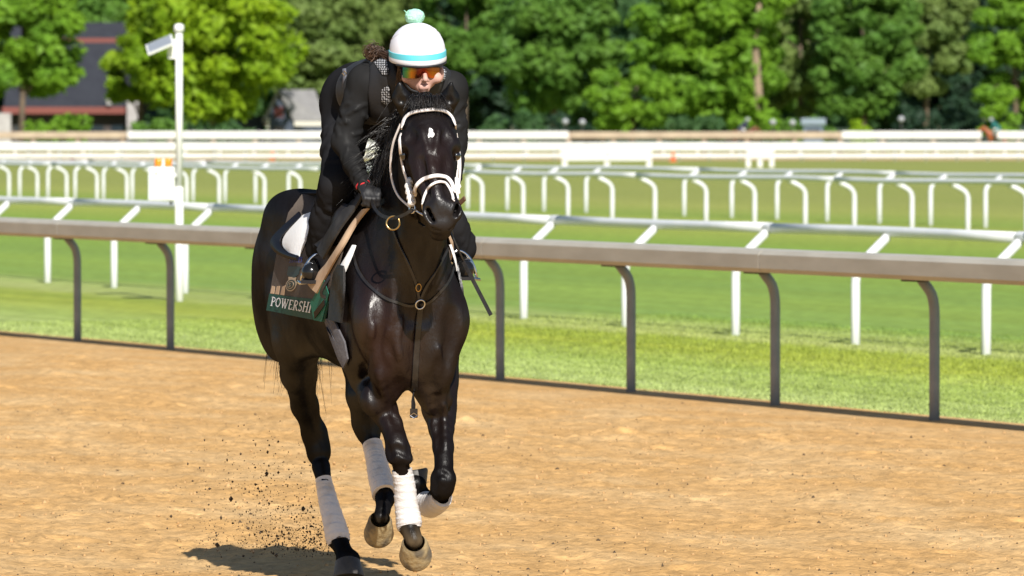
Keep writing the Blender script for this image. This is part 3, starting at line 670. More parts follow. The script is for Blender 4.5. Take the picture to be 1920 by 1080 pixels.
# legs : (px, py, D, radius px)
def chain(pts, k=.02, sq=None):
    for a, b in zip(pts[:-1], pts[1:]): H.cap(P(*a[:3]), P(*b[:3]), M(a[3], a[2]), M(b[3], b[2]), k, sq)
# right fore
chain([(712, 640, 27.86, 50), (697, 700, 27.80, 44), (705, 740, 27.72, 34), (719, 770, 27.65, 26), (733, 796, 27.60, 21), (742, 822, 27.55, 21.5)], .02)
H.cap(P(690, 690, 27.78), P(716, 770, 27.70), .055, .035, .03)
H.ell(P(746, 844, 27.52), (M(25, 27.5), .046, M(27, 27.5)), None, .025)
H.cap(P(738, 860, 27.50), P(763, 860, 27.50), .026, .026, .02)
chain([(751, 872, 27.53, 16.5), (757, 900, 27.55, 15), (762, 960, 27.56, 16.5), (766, 985, 27.55, 20), (773, 1004, 27.52, 16), (776, 1014, 27.51, 17)], .012)
# left fore, folded
chain([(820, 650, 27.98, 43), (819, 715, 27.92, 38), (822, 765, 27.80, 31), (828, 803, 27.70, 23), (831, 838, 27.62, 19), (832, 870, 27.57, 18)], .02)
H.cap(P(808, 720, 27.92), P(818, 810, 27.72), .05, .022, .02)
H.cap(P(837, 700, 27.95), P(842, 790, 27.75), .040, .022, .03)
H.ell(P(831, 898, 27.54), (M(24.5, 27.5), .048, M(25, 27.5)), None, .025)
H.ell(P(829, 918, 27.55), (M(22.5, 27.5), .048, M(19, 27.5)), None, .02)
chain([(828, 920, 27.58, 19), (815, 938, 27.70, 17), (804, 944, 27.82, 18), (796, 938, 27.90, 20), (786, 922, 27.93, 15), (780, 908, 27.90, 20)], .012)
# right hind
chain([(560, 560, 28.66, 58), (558, 640, 28.60, 44), (560, 700, 28.74, 32), (571, 760, 28.90, 23), (589, 812, 28.99, 21.5), (597, 848, 28.98, 21)], .04)
H.cap(P(545, 640, 29.0), P(583, 800, 29.06), .06, .018, .04)
H.ell(P(598, 845, 29.0), (M(22, 29), .062, M(33, 29)), None, .02)
chain([(602, 875, 28.95, 18), (608, 905, 28.90, 13.5), (625, 975, 28.80, 15), (634, 1012, 28.76, 19), (645, 1035, 28.70, 15.5), (652, 1050, 28.66, 24)], .012)
# left hind, swinging under the belly
chain([(700, 600, 28.75, 70), (695, 680, 28.52, 50), (686, 740, 28.46, 34), (686, 790, 28.50, 23), (692, 815, 28.48, 21)], .05)
H.ell(P(690, 803, 28.50), (M(21, 28.5), .06, M(28, 28.5)), None, .02)
chain([(696, 830, 28.46, 17), (703, 860, 28.40, 14.5), (718, 915, 28.28, 16), (722, 935, 28.24, 18), (718, 957, 28.18, 13.5), (714, 970, 28.16, 15)], .012)
# surface modelling: grooves between muscles, small raised veins and bone edges
def groove(pts, r, k, raise_=False, sink=0.0, n=3):
    Q = []
    for p in spline([np.array([x, y, 0.]) for x, y in pts], n):
        q = H.hitpx(p[0], p[1])
        if q is not None and (not Q or np.linalg.norm(q-Q[-1]) < .15): Q.append(q+(-H.grad(q) if raise_ else H.grad(q))*sink)
    for a, b in zip(Q[:-1], Q[1:]): H.cap(a, b, r, r, k, None, not raise_)
groove([(715, 560), (712, 610), (722, 660), (735, 700), (748, 735)], .012, .05, sink=.009)      # shoulder / breast
groove([(850, 590), (845, 640), (832, 685), (812, 725)], .012, .05, sink=.009)
groove([(745, 470), (752, 520), (762, 570), (772, 600)], .012, .05, sink=.010)                   # jugular lines
groove([(838, 465), (828, 515), (812, 565), (798, 600)], .012, .05, sink=.010)
groove([(690, 640), (684, 690), (696, 730), (716, 770)], .009, .035, sink=.007)                  # forearm lines
groove([(722, 720), (735, 765), (745, 800)], .007, .03, sink=.004)
groove([(818, 745), (819, 790), (822, 840)], .008, .03, sink=.004); groove([(843, 740), (842, 790), (842, 840)], .006, .025, sink=.004)
groove([(735, 850), (745, 838), (756, 850)], .006, .02, sink=.003); groove([(724, 832), (732, 860)], .006, .02, sink=.003); groove([(766, 832), (768, 862)], .006, .02, sink=.003)
groove([(815, 895), (828, 885), (842, 895)], .006, .02, sink=.003); groove([(812, 880), (815, 915)], .006, .02, sink=.003)
for pts in ([(727, 620), (722, 650), (728, 680)], [(822, 655), (826, 685), (818, 712)], [(708, 700), (720, 735), (735, 775)], [(834, 760), (836, 800), (838, 840)], [(700, 610), (694, 640), (690, 668)], [(752, 600), (746, 640), (750, 672)]):
    groove(pts, .006, .02, True, .003)
groove([(768, 246), (774, 262)], .012, .03, sink=.004); groove([(838, 248), (833, 263)], .012, .03, sink=.004)   # hollows above the eyes
groove([(788, 300), (795, 335), (803, 365)], .010, .035, sink=.005); groove([(838, 300), (838, 335), (842, 365)], .010, .035, sink=.005)
groove([(768, 300), (776, 330), (785, 355)], .005, .02, True, .003); groove([(790, 240), (796, 262), (802, 285)], .004, .02, True, .002); groove([(822, 240), (820, 262), (816, 285)], .004, .02, True, .002)
groove([(806, 300), (814, 340), (820, 372)], .007, .03, True, .004)
for x0_, y0_, x1_, y1_ in ((803, 396, 812, 414), (857, 389, 854, 404)):                          # open nostrils
    for t in (0, .5, 1):
        x = x0_+(x1_-x0_)*t; y = y0_+(y1_-y0_)*t; q = H.hitpx(x, y)
        if q is not None: H.cap(q+np.array([0, -.02, 0]), q+np.array([.004 if x < 830 else -.004, .05, .012]), .0115-.003*abs(t-.4), .006, .006, None, True)
HV, HQ = H.mesh()
HN = np.stack(np.gradient(H.F[::1], axis=0)[:1], 0) if False else None
HV = HV + (.0022*vnoise(HV, 26, 8)+.0011*vnoise(HV, 60, 9))[:, None]*np.array([.6, -.7, .2])*(HV[:, 2:3] > .45)
HBASE = L(-.7, 0, 0)
# coat colour: near black, warmer where the summer coat fades
tl = (HV-HO)@HAX.T
pq = np.stack([960+FPX*HV[:, 0]/HV[:, 1], 235-FPX*(HV[:, 2]-2)/HV[:, 1]], 1)
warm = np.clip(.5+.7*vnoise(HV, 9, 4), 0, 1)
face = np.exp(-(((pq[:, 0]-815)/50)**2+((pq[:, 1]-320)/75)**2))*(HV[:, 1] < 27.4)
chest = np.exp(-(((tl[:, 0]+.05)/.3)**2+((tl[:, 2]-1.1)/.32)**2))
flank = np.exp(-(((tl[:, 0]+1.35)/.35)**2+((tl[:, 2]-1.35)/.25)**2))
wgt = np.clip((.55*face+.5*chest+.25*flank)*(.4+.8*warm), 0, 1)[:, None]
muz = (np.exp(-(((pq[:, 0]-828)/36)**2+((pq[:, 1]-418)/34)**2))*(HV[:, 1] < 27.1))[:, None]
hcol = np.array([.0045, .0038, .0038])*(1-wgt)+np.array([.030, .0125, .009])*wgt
dust = np.clip((.36-HV[:, 2])/.08, 0, 1)*((pq[:, 0] > 680) & (pq[:, 1] > 930))*np.clip(.75+.6*vnoise(HV, 70, 12), 0, 1)
dust = dust[:, None]
hcol = hcol*(1-.8*muz)+np.array([.020, .018, .019])*.8*muz
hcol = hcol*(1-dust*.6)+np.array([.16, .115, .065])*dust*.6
def matte_gloss(m, gl, rough, gcol=(1, 1, 1)):
    """hair or cloth: diffuse with a fixed, small share of gloss (no mirror-like rim at grazing angles)"""
    n = m.node_tree.nodes; l = m.node_tree.links; b = n['Principled BSDF']; d = n.new('ShaderNodeBsdfDiffuse'); g = n.new('ShaderNodeBsdfGlossy'); x = n.new('ShaderNodeMixShader')
    if b.inputs['Base Color'].links: l.new(b.inputs['Base Color'].links[0].from_socket, d.inputs[0])
    else: d.inputs[0].default_value = b.inputs['Base Color'].default_value
    if b.inputs['Normal'].links:
        for q in (d, g): l.new(b.inputs['Normal'].links[0].from_socket, q.inputs['Normal'])
    g.inputs[0].default_value = (*gcol, 1); g.inputs['Roughness'].default_value = rough; x.inputs[0].default_value = gl
    l.new(d.outputs[0], x.inputs[1]); l.new(g.outputs[0], x.inputs[2]); l.new(x.outputs[0], n['Material Output'].inputs[0]); return m
M_coat = mat('horse_coat', (.01, .008, .007), .27, attr='Col', bump=.16, bscale=9)
def add_fine(m, sc, st, dist):                          # a second, finer relief on top of the first
    n = m.node_tree.nodes; l = m.node_tree.links; b = n['Principled BSDF']; old = b.inputs['Normal'].links[0].from_socket
    t = n.new('ShaderNodeTexNoise'); t.inputs['Scale'].default_value = sc; t.inputs['Detail'].default_value = 3
    mp = n.new('ShaderNodeMapping'); mp.inputs['Scale'].default_value = (1, 1, .25); tc = n.new('ShaderNodeTexCoord'); l.new(tc.outputs['Object'], mp.inputs[0]); l.new(mp.outputs[0], t.inputs['Vector'])
    bp = n.new('ShaderNodeBump'); bp.inputs['Strength'].default_value = st; bp.inputs['Distance'].default_value = dist; l.new(t.outputs['Fac'], bp.inputs['Height']); l.new(old, bp.inputs['Normal']); l.new(bp.outputs[0], b.inputs['Normal'])
M_coat.node_tree.nodes['Bump'].inputs['Distance'].default_value = .05
add_fine(M_coat, 30, .28, .012); add_fine(M_coat, 240, .3, .003); matte_gloss(M_coat, .042, .37)
n_ = M_coat.node_tree.nodes; l_ = M_coat.node_tree.links; t_ = n_.new('ShaderNodeTexNoise'); t_.inputs['Scale'].default_value = 7; t_.inputs['Detail'].default_value = 6
r_ = n_.new('ShaderNodeMapRange'); r_.inputs[1].default_value = .35; r_.inputs[2].default_value = .68; r_.inputs[3].default_value = .016; r_.inputs[4].default_value = .05
l_.new(t_.outputs['Fac'], r_.inputs[0])
tc_ = n_.new('ShaderNodeTexCoord'); sx_ = n_.new('ShaderNodeSeparateXYZ'); l_.new(tc_.outputs['Object'], sx_.inputs[0]); z_ = n_.new('ShaderNodeMapRange')          # dusty, duller lower legs
for i_, v_ in ((1, .60), (2, .82), (3, .38), (4, 1.0)): z_.inputs[i_].default_value = v_
l_.new(sx_.outputs[2], z_.inputs[0]); p_ = n_.new('ShaderNodeMath'); p_.operation = 'MULTIPLY'; l_.new(r_.outputs[0], p_.inputs[0]); l_.new(z_.outputs[0], p_.inputs[1]); l_.new(p_.outputs[0], n_['Mix Shader'].inputs[0])
horse = empty('horse', HBASE, 'black galloping racehorse with white star and white leg wraps', 'horse')
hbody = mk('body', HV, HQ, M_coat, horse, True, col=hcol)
# eyes
M_eye = mat('eye', (.006, .004, .003), .04, spec=.8, coat=1.0, coatr=.02)
def ball(c, r, n=12, m=8):
    mb = MB(); c = np.asarray(c, float); zs = [math.cos(math.pi*i/m) for i in range(m+1)]
    r = np.asarray(r if hasattr(r, '__len__') else (r, r, r)); V = []; F = []
    for i in range(m+1):
        for k in range(n): V.append(c+r*np.array([math.sin(math.pi*i/m)*math.cos(2*math.pi*k/n), math.sin(math.pi*i/m)*math.sin(2*math.pi*k/n), zs[i]]))
    for i in range(m):
        for k in range(n): F.append((i*n+k, (i+1)*n+k, (i+1)*n+(k+1) % n, i*n+(k+1) % n))
    return mb.add(V, F)
for px, py, D in ((758, 291, 27.175), (855, 292, 27.175)): ball(P(px, py, D), .020).build('eye', M_eye, horse, True)
# hooves
M_hoof = mat('hoof', (.045, .04, .037), .55, (.09, .08, .065), 14, bump=.2, bscale=40)
M_hoofs = mat('sandy_hoof', (.33, .255, .135), .85, (.12, .10, .07), 16, thr=(.42, .6), bump=.6, bscale=45)
M_hoofc = mat('sandy_coronet', (.42, .29, .14), .9, (.09, .07, .05), 30, thr=(.5, .62), bump=.3, bscale=90)
def hoof(top, ax, toe, r, hgt, m, capm=None):
    ax = nrm(ax); toe = nrm(np.asarray(toe)-ax*np.dot(toe, ax)); lat = np.cross(ax, toe); V = []; n = 28
    prof = [(-.15, .80, 0), (0, .93, 0), (.06, .98, .01), (.3, 1.05, .05), (.62, 1.16, .11), (.86, 1.24, .16), (.96, 1.22, .17), (1.0, 1.12, .17), (.93, .75, .15)]
    for t, k, sh in prof:
        for i in range(n):
            a = 2*math.pi*i/n; ct = math.cos(a); fr = 1.12 if ct > 0 else .88
            V.append(top + ax*hgt*t*(1 if ct > -.3 else 1-.22*(-ct-.3)) + toe*(ct*r*k*fr + sh*r*1.3) + lat*math.sin(a)*r*k)
    mm = len(prof); F = [(j*n+i, j*n+(i+1) % n, (j+1)*n+(i+1) % n, (j+1)*n+i) for j in range(mm-1) for i in range(n)] + [tuple(range((mm-1)*n, mm*n))]
    o = mk('hoof', V, F, m, horse, True); return sm(o, 50)
hoof(P(777, 1018, 27.50), (.03, .80, -.55), (.10, -.55, -.80), M(25, 27.5), .09, M_hoofs)
hoof(P(652, 1050, 28.66), (.05, -.33, -1), (.1, -1, -.3), M(24, 28.6), .085, M_hoof)
hoof(P(713, 975, 28.14), (-.05, .78, -.56), (-.22, -.56, -.78), M(23, 28.1), .10, M_hoofs)
hoof(P(781, 910, 27.91), (-.1, .25, .75), (0, 1, .1), M(20, 27.9), .07, M_hoof)
# star on the forehead
def surf(px, py, off=.0, D0=26.4):
    q = H.hitpx(px, py, D0)
    if q is None: return None, None
    g = H.grad(q); return q+g*off, g
M_star = mat('white_hair', (.75, .74, .72), .7, bump=.3, bscale=300)
poly = [(805, 240), (809, 241), (812, 244), (812, 248), (815, 251), (814, 255), (811, 258), (807, 257), (803, 259), (802, 254), (804, 249), (804, 244)]
V = [surf(807.5, 250, .003)[0]]+[surf(x, y, .0015)[0] for x, y in poly]; n = len(poly)
mk('star_marking', V, [(0, i+1, (i+1) % n+1) for i in range(n)], M_star, horse)
# hair
M_hair = mat('mane_hair', (.006, .005, .005), .38, (.014, .010, .008), 30, spec=.6)
def hairs(name, strands, rad, parent, m=M_hair, seg=7):
    Vs = []; Fs = []; off = 0
    for ctrl in strands:
        p = np.array(spline(ctrl, max(2, seg//(len(ctrl)-1)))); n = len(p); t = np.gradient(p, axis=0); t /= np.linalg.norm(t, axis=1)[:, None]+1e-9
        a = np.cross(t, [.3, 1, .2]); a /= np.linalg.norm(a, axis=1)[:, None]+1e-9; b = np.cross(t, a)
        w_ = rad*np.linspace(1, .12, n)[:, None]*random.uniform(.6, 1.3); R = np.stack([p+a*w_, p-a*w_*.5+b*w_*.87, p-a*w_*.5-b*w_*.87], 1)
        Vs.append(R.reshape(-1, 3)); i = np.arange(n-1)[:, None]*3+np.arange(3)[None, :]; j = np.arange(n-1)[:, None]*3+(np.arange(3)+1)[None, :] % 3
        Fs.append(np.stack([i, j, j+3, i+3], -1).reshape(-1, 4)+off); off += 3*n
    return mk(name, np.concatenate(Vs), np.concatenate(Fs), m, parent, True)
def jit(s): return np.array([random.gauss(0, s), random.gauss(0, s), random.gauss(0, s)])
st = []
crest0 = np.array([*P(795, 192, 27.42)]); crest1 = L(-.52, 0, 1.68)
for k in range(1100):                                    # mane, blown to the horse's right
    t = .72*random.random()**.9; root = crest0*(1-t)+crest1*t+jit(.012); ln = random.uniform(.12, .235)
    fly = random.random() < .22; out = -HL*(.55+.35*random.random())*ln*(1.15 if fly else .75)
    e = root+out+HU*(-.75*ln*(.5 if fly else 1.15))+jit(.022); mid = root+out*.62+HU*(.01-.12*ln)+jit(.012)
    st.append([root, mid, e])
hairs('mane', st, .0030, horse)
st = []
for k in range(330):                                    # forelock between the ears
    a = random.uniform(-1, 1); root = P(800+24*a, 186+random.uniform(-6, 8), 27.27)+jit(.008); d = random.choice([-1, 1, 1])*random.uniform(.2, 1)
    e = P(800+36*a+d*12, 203+random.uniform(-12, 7), 27.17)+jit(.008); st.append([root, (root+e)/2+np.array([0, -.025, .020]), e])
hairs('forelock', st, .0026, horse)
st = []
for k in range(420):                                    # tail
    root = L(-1.66, .03, 1.56)+jit(.025); a = random.uniform(-1, 1); ln = random.uniform(.4, .74)
    m1 = root+HF*-.14+HU*-.1+jit(.03); m2 = root-HF*(.22)+HL*(.07*a+.04)+HU*(-ln*.55)+jit(.03); e = root-HF*(.20+.1*random.random())+HL*(.09*a+.05)+HU*(-ln*1.0)+jit(.035); st.append([root, m1, m2, e])
hairs('tail', st, .0036, horse)
# ================================================================== LEG WRAPS
M_wrap = mat('white_bandage', (.60, .58, .575), .85, (.54, .515, .50), 22, bump=.35, bscale=120)
M_wrapd = mat('dusty_bandage', (.74, .71, .70), .85, (.52, .44, .36), 9, bump=.35, bscale=120, thr=(.5, .75))
def wrap(label, pts, m, turns=9):
    """bandage wound round a cannon: pts = (px, py, D, radius px)"""
    C = [P(*p[:3]) for p in pts]; R = [M(p[3], p[2]) for p in pts]
    CC = spline([np.append(c, r) for c, r in zip(C, R)], 16); n = 26; V = []; mcount = len(CC)
    t0 = nrm(CC[-1][:3]-CC[0][:3]); u = nrm(np.cross(t0, [0, 1, .1])); lat = u
    for i, c in enumerate(CC):
        t = nrm(CC[min(i+1, mcount-1)][:3]-CC[max(i-1, 0)][:3]); uu = nrm(u-t*np.dot(u, t)); vv = np.cross(t, uu)
        for k in range(n):
            a = 2*math.pi*k/n; ph = (i/mcount*turns + k/n + .15*math.sin(a)) % 1.0
            r = c[3]*(1 + .035*math.sin(3*a+i*.2)*.5) + .0030*(1-ph) + .0007*math.sin(i*2.1+a*2)
            V.append(c[:3]+(uu*math.cos(a)+vv*math.sin(a))*r)
    F = [(i*n+k, i*n+(k+1) % n, (i+1)*n+(k+1) % n, (i+1)*n+k) for i in range(mcount-1) for k in range(n)]
    inn = len(V)
    for i in (0, mcount-1):
        for k in range(n): q = V[i*n+k]; V.append(q*.0+CC[i][:3]+(q-CC[i][:3])*.72)
    F += [(k, inn+k, inn+(k+1) % n, (k+1) % n) for k in range(n)] + [((mcount-1)*n+(k+1) % n, inn+n+(k+1) % n, inn+n+k, (mcount-1)*n+k) for k in range(n)]
    o = mk('leg_wrap', V, F, m, base=C[-1], smooth=False); sm(o, 35); return tag(o, label, 'leg wrap', 'leg wraps of the horse')
wrap('sunlit white bandage on the straight leading foreleg', [(753, 880, 27.545, 18.5), (759, 915, 27.555, 20), (763, 955, 27.56, 22), (767, 982, 27.555, 24), (769, 992, 27.55, 21)], M_wrap, 11)
wrap('shaded white bandage on the leftmost hind leg', [(606, 898, 28.91, 14.5), (613, 930, 28.87, 17), (623, 968, 28.81, 19.5), (632, 1003, 28.77, 22.5), (636, 1018, 28.76, 21)], M_wrapd, 9)
wrap('dusty shaded bandage on the hind leg swinging under the belly', [(698, 833, 28.45, 18), (706, 865, 28.39, 19.5), (714, 900, 28.31, 22), (721, 926, 28.25, 23)], M_wrapd, 8)
wrap('white bandage on the folded foreleg below the bent knee', [(829, 930, 27.60, 20), (818, 942, 27.68, 22), (806, 947, 27.80, 23), (799, 944, 27.87, 22)], M_wrap, 7)

# ================================================================== TACK
M_leather = matte_gloss(mat('black_leather', (.012, .011, .011), .38, (.024, .021, .02), 25, bump=.15, bscale=90), .05, .3)
M_leather2 = matte_gloss(mat('grey_leather', (.024, .023, .023), .5, (.038, .036, .035), 20, bump=.2, bscale=80), .03, .45)
M_patent = matte_gloss(mat('patent_edge', (.008, .008, .011), .30), .05, .2)
M_whitestrap = mat('white_strap', (.80, .76, .74), .45, (.70, .64, .62), 30)
M_brass = mat('brass', (.55, .38, .16), .3, metal=1); M_steel = mat('steel', (.62, .63, .65), .14, metal=1)
M_brown = mat('brown_leather', (.10, .05, .03), .45, (.14, .08, .05), 30)
M_wool = mat('white_fleece', (.80, .78, .76), .9, bump=.8, bscale=120)
def on(pts, off=.004, n=6, D0=26.4, last=None):
    """pixel path -> points and normals on the horse"""
    ps = spline([np.array([x, y, 0.]) for x, y in pts], n); out = []; ns = []
    for p in ps:
        q, g = surf(p[0], p[1], off, D0)
        if q is None: continue
        if out and np.linalg.norm(q-out[-1]) > .12: continue
        out.append(q); ns.append(g)
    for _ in range(2):
        if len(out) > 3: out = [out[0]]+[(out[i-1]+2*out[i]+out[i+1])/4 for i in range(1, len(out)-1)]+[out[-1]]; ns = [ns[0]]+[nrm(ns[i-1]+2*ns[i]+ns[i+1]) for i in range(1, len(ns)-1)]+[ns[-1]]
    return out, ns
bridle = empty('bridle', P(800, 440, 27.2), 'white racing bridle with crossed noseband on the horse head', 'bridle')
def strap(name, pts, width, m, th=.005, off=.002, parent=None, n=6, D0=26.4, ext0=None, ext1=None):
    q, g = on(pts, off, n, D0)
    if ext0 is not None: e = np.asarray(ext0); q = [e, (e+q[0])/2]+q; g = [g[0], g[0]]+g
    if ext1 is not None: e = np.asarray(ext1); q = q+[(e+q[-1])/2, e]; g = g+[g[-1], g[-1]]
    o = MB().ribbon(q, g, width, th).build(name, m, parent, True); return sm(o, 50)
strap('browband', [(759, 238), (763, 225), (772, 217), (785, 213), (800, 211), (815, 210), (832, 213), (843, 222), (848, 234)], .019, M_whitestrap, .006, .010, bridle, ext0=P(756, 246, 27.30), ext1=P(852, 246, 27.30))
strap('noseband', [(778, 362), (783, 348), (795, 337), (810, 332), (825, 331), (838, 335), (846, 345), (850, 360)], .018, M_whitestrap, .006, .003, bridle, ext0=P(775, 372, 27.20), ext1=P(853, 372, 27.16))
strap('flash_strap', [(795, 382), (799, 366), (807, 352), (818, 344), (830, 343), (840, 352), (846, 364), (849, 378)], .0115, M_whitestrap, .005, .006, bridle, ext0=P(795, 398, 27.10), ext1=P(852, 390, 27.06))
for pts, e0, e1 in (([(751, 262), (753, 290), (758, 315), (765, 338), (773, 358)], P(754, 244, 27.30), P(778, 380, 27.15)), ([(858, 300), (856, 320), (854, 340), (852, 360)], P(858, 262, 27.30), P(854, 385, 27.10))):
    strap('cheekpiece', pts, .013, M_whitestrap, .005, .003, bridle, ext0=e0, ext1=e1)
for px, sgn in ((766, -1), (857, 1)):                     # fleecy roll on each cheek strap
    pts = [P(px-6*(-sgn)*-1*.6, 335, 27.17), P(px, 350, 27.15), P(px+5*(-sgn)*.6, 368, 27.13), P(px+8*(-sgn)*.8, 385, 27.11)]
    o = MB().tube(spline(pts, 5), [.012+.003*((i*7) % 3) for i in range(16)], 9).build('fleece_roll', M_wool, bridle, True)
c = P(773, 391, 27.12); c2 = P(853, 391, 27.06); MB().ring(c, (-.8, -.6, .1), .019, .0035).build('bit_ring', M_steel, bridle, True); MB().ring(c2, (.8, -.6, .1), .019, .0035).build('bit_ring', M_steel, bridle, True)
MB().tube([c, P(795, 404, 27.02)], .005, 6).build('bit_bar', M_steel, bridle, True)
strap('curb_strap', [(777, 398), (781, 408), (786, 416)], .012, M_leather, .004, .003, bridle, ext1=P(796, 424, 27.03))
# throat latch
tl_ = spline([P(752, 232, 27.32), P(738, 268, 27.36), P(733, 305, 27.40), P(736, 340, 27.40), P(748, 368, 27.33), P(770, 389, 27.14)], 6)
sm(MB().ribbon(tl_, [(-.7, -.7, 0)]*len(tl_), .010, .004).build('throat_latch', M_whitestrap, bridle, True), 50)
tl_ = spline([P(855, 250, 27.34), P(862, 300, 27.38), P(860, 345, 27.30), P(854, 388, 27.08)], 6)
sm(MB().ribbon(tl_, [(.7, -.7, 0)]*len(tl_), .010, .004).build('throat_latch', M_whitestrap, bridle, True), 50)
o = MB().ribbon([P(853, 388, 27.06), P(863, 382, 27.04), P(873, 372, 27.02)], [(-.3, -.8, .5)]*3, .022, .008).build('leather_tab', M_brown, bridle)
# reins, from the bit back to the hands
rein = empty('reins', P(750, 440, 27.4), 'dark leather reins running from the bit to the hands', 'reins')
hR = P(691, 362, 27.58); hLft = P(843, 352, 27.72)
r1 = spline([P(773, 393, 27.11), P(760, 402, 27.14), P(738, 409, 27.22), P(716, 404, 27.36), P(702, 388, 27.48), hR], 6)
sm(MB().ribbon(r1, [(-.5, -.85, .1)]*len(r1), .016, .004).build('rein', M_leather, rein, True), 50)
r2 = spline([P(853, 393, 27.06), P(862, 400, 27.2), P(864, 392, 27.42), P(856, 372, 27.6), hLft], 6)
sm(MB().ribbon(r2, [(.5, -.85, .1)]*len(r2), .016, .004).build('rein', M_leather, rein, True), 50)
r3 = spline([hR, hR+HU*-.03+HL*.08, L(-.33, .02, 1.70), hLft-HL*.08+HU*-.04, hLft], 5)
sm(MB().ribbon(r3, [HU]*len(r3), .016, .004).build('rein_loop', M_leather, rein, True), 50)
# martingale
mart = empty('martingale', P(782, 780, 27.4), 'black leather martingale with brass rings on the horse chest', 'martingale')
strap('shoulder_strap', [(664, 478), (672, 505), (688, 530), (712, 552), (740, 566), (765, 573), (784, 571)], .013, M_leather, .005, .002, mart)
strap('shoulder_strap', [(786, 571), (805, 566), (825, 548), (843, 522), (852, 492)], .013, M_leather, .005, .002, mart)
strap('neck_strap', [(738, 428), (748, 455), (760, 480), (772, 510), (780, 535), (785, 560)], .013, M_leather, .005, .002, mart)
strap('neck_strap', [(845, 452), (832, 480), (815, 510), (798, 538), (787, 562)], .013, M_leather, .005, .002, mart)
strap('chest_strap', [(787, 576), (783, 620), (780, 660), (778, 700), (777, 735)], .027, M_leather, .006, .003, mart, ext1=P(776, 772, 27.52))
sm(MB().ribbon([P(776, 766, 27.515), P(776, 783, 27.52)], [(0, -1, 0)]*2, .032, .006).build('strap_end', M_leather, mart), 50)
mb = MB(); q, g = surf(786, 569, .012); mb.ring(q, g, .020, .0035)
mb.build('centre_ring', M_steel, mart, True)
MB().ring(P(737, 418, 27.215), (-.25, -.95, .1), .028, .004).build('rein_ring', M_brass, mart, True)
MB().ring(P(776, 779, 27.50), (0, -1, 0), .011, .0025, 4, 5, 1.4).build('buckle', M_steel, mart)
q, g = surf(783, 538, .010); MB().ring(q, g, .016, .003, sq=.7).build('buckle', M_brass, mart)
# ---- saddle cloth, both sides, over the back
def side_pt(px, py, off):                                # on the horse's right flank
    q, g = surf(px, py, off, 27.2)
    return q
def quad(u, v, c): # bilinear in pixels, c = (rear-bottom, front-bottom, front-top, rear-top)
    a = np.array(c[0])*(1-u)+np.array(c[1])*u; b = np.array(c[3])*(1-u)+np.array(c[2])*u; return a*(1-v)+b*v
def mirror(p): l = toL(p); return L(l[0], -l[1], l[2])
class Patch:
    """cloth panel lying on the flank: a smoothed height field t(s,z) sampled from the horse"""
    def __init__(s, c, nu=14, nv=10, off=.01, smooth=3):
        P_ = np.zeros((nu+1, nv+1, 3))
        for i in range(nu+1):
            for j in range(nv+1):
                x, y = quad(i/nu, j/nv, c); q = side_pt(x, y, off)
                P_[i, j] = q if q is not None else np.nan
        bad = np.isnan(P_[..., 0])
        for _ in range(20):
            if not bad.any(): break
            for i, j in np.argwhere(bad):
                nb = [P_[a, b] for a, b in ((i-1, j), (i+1, j), (i, j-1), (i, j+1)) if 0 <= a <= nu and 0 <= b <= nv and not np.isnan(P_[a, b, 0])]
                if nb: P_[i, j] = np.mean(nb, 0)
            bad = np.isnan(P_[..., 0])
        for _ in range(smooth):
            Q = P_.copy(); Q[1:-1] = (P_[:-2]+2*P_[1:-1]+P_[2:])/4; P_ = Q.copy(); P_[:, 1:-1] = (Q[:, :-2]+2*Q[:, 1:-1]+Q[:, 2:])/4
        s.P = P_; s.nu, s.nv = nu, nv
        du = P_[-1].mean(0)-P_[0].mean(0); dv = P_[:, -1].mean(0)-P_[:, 0].mean(0); s.n = nrm(np.cross(du, dv))
        if s.n@HL > 0: s.n = -s.n
    def at(s, u, v, off=0):
        a = min(max(u, 0), 1)*s.nu; b = min(max(v, 0), 1)*s.nv; i = min(int(a), s.nu-1); j = min(int(b), s.nv-1); a -= i; b -= j
        return s.P[i, j]*(1-a)*(1-b)+s.P[i+1, j]*a*(1-b)+s.P[i, j+1]*(1-a)*b+s.P[i+1, j+1]*a*b + s.n*off
    def panel(s, name, m, parent, poly=None, th=.006, off=0, mir=False, u0=0, u1=1, v0=0, v1=1):
        nu, nv = s.nu, s.nv; V = []; F = []
        for o_ in (off+th, off):
            for i in range(nu+1):
                for j in range(nv+1): V.append(s.at(u0+(u1-u0)*i/nu, v0+(v1-v0)*j/nv, o_))
        N = (nu+1)*(nv+1); I = lambda i, j: i*(nv+1)+j
        for i in range(nu):
            for j in range(nv): F += [(I(i, j), I(i+1, j), I(i+1, j+1), I(i, j+1)), (N+I(i, j), N+I(i, j+1), N+I(i+1, j+1), N+I(i+1, j))]
        bd = [I(i, 0) for i in range(nu+1)]+[I(nu, j) for j in range(1, nv+1)]+[I(i, nv) for i in range(nu-1, -1, -1)]+[I(0, j) for j in range(nv-1, 0, -1)]
        for a, b in zip(bd, bd[1:]+bd[:1]): F.append((a, N+a, N+b, b))
        if mir: V = [mirror(v) for v in V]; F = [f[::-1] for f in F]
        return sm(mk(name, V, F, m, parent, True), 45)
M_taupe = mat('taupe_cloth', (.085, .065, .052), .85, (.065, .05, .04), 14, bump=.2, bscale=200); M_green = mat('green_cloth', (.004, .065, .048), .75, (.003, .05, .038), 14, bump=.2, bscale=200)
M_tan = mat('tan_pad', (.50, .36, .24), .8, (.43, .30, .2), 20); M_padwhite = mat('white_pad', (.78, .78, .78), .75, bump=.2, bscale=60); M_lilac = mat('lilac_pad', (.30, .24, .32), .8)
M_letter = mat('white_lettering', (.72, .74, .78), .7); M_navytxt = mat('navy_lettering', (.05, .07, .30), .7); M_crest = mat('crest_green', (.01, .03, .03), .6); M_cream2 = mat('crest_cream', (.45, .36, .26), .7)
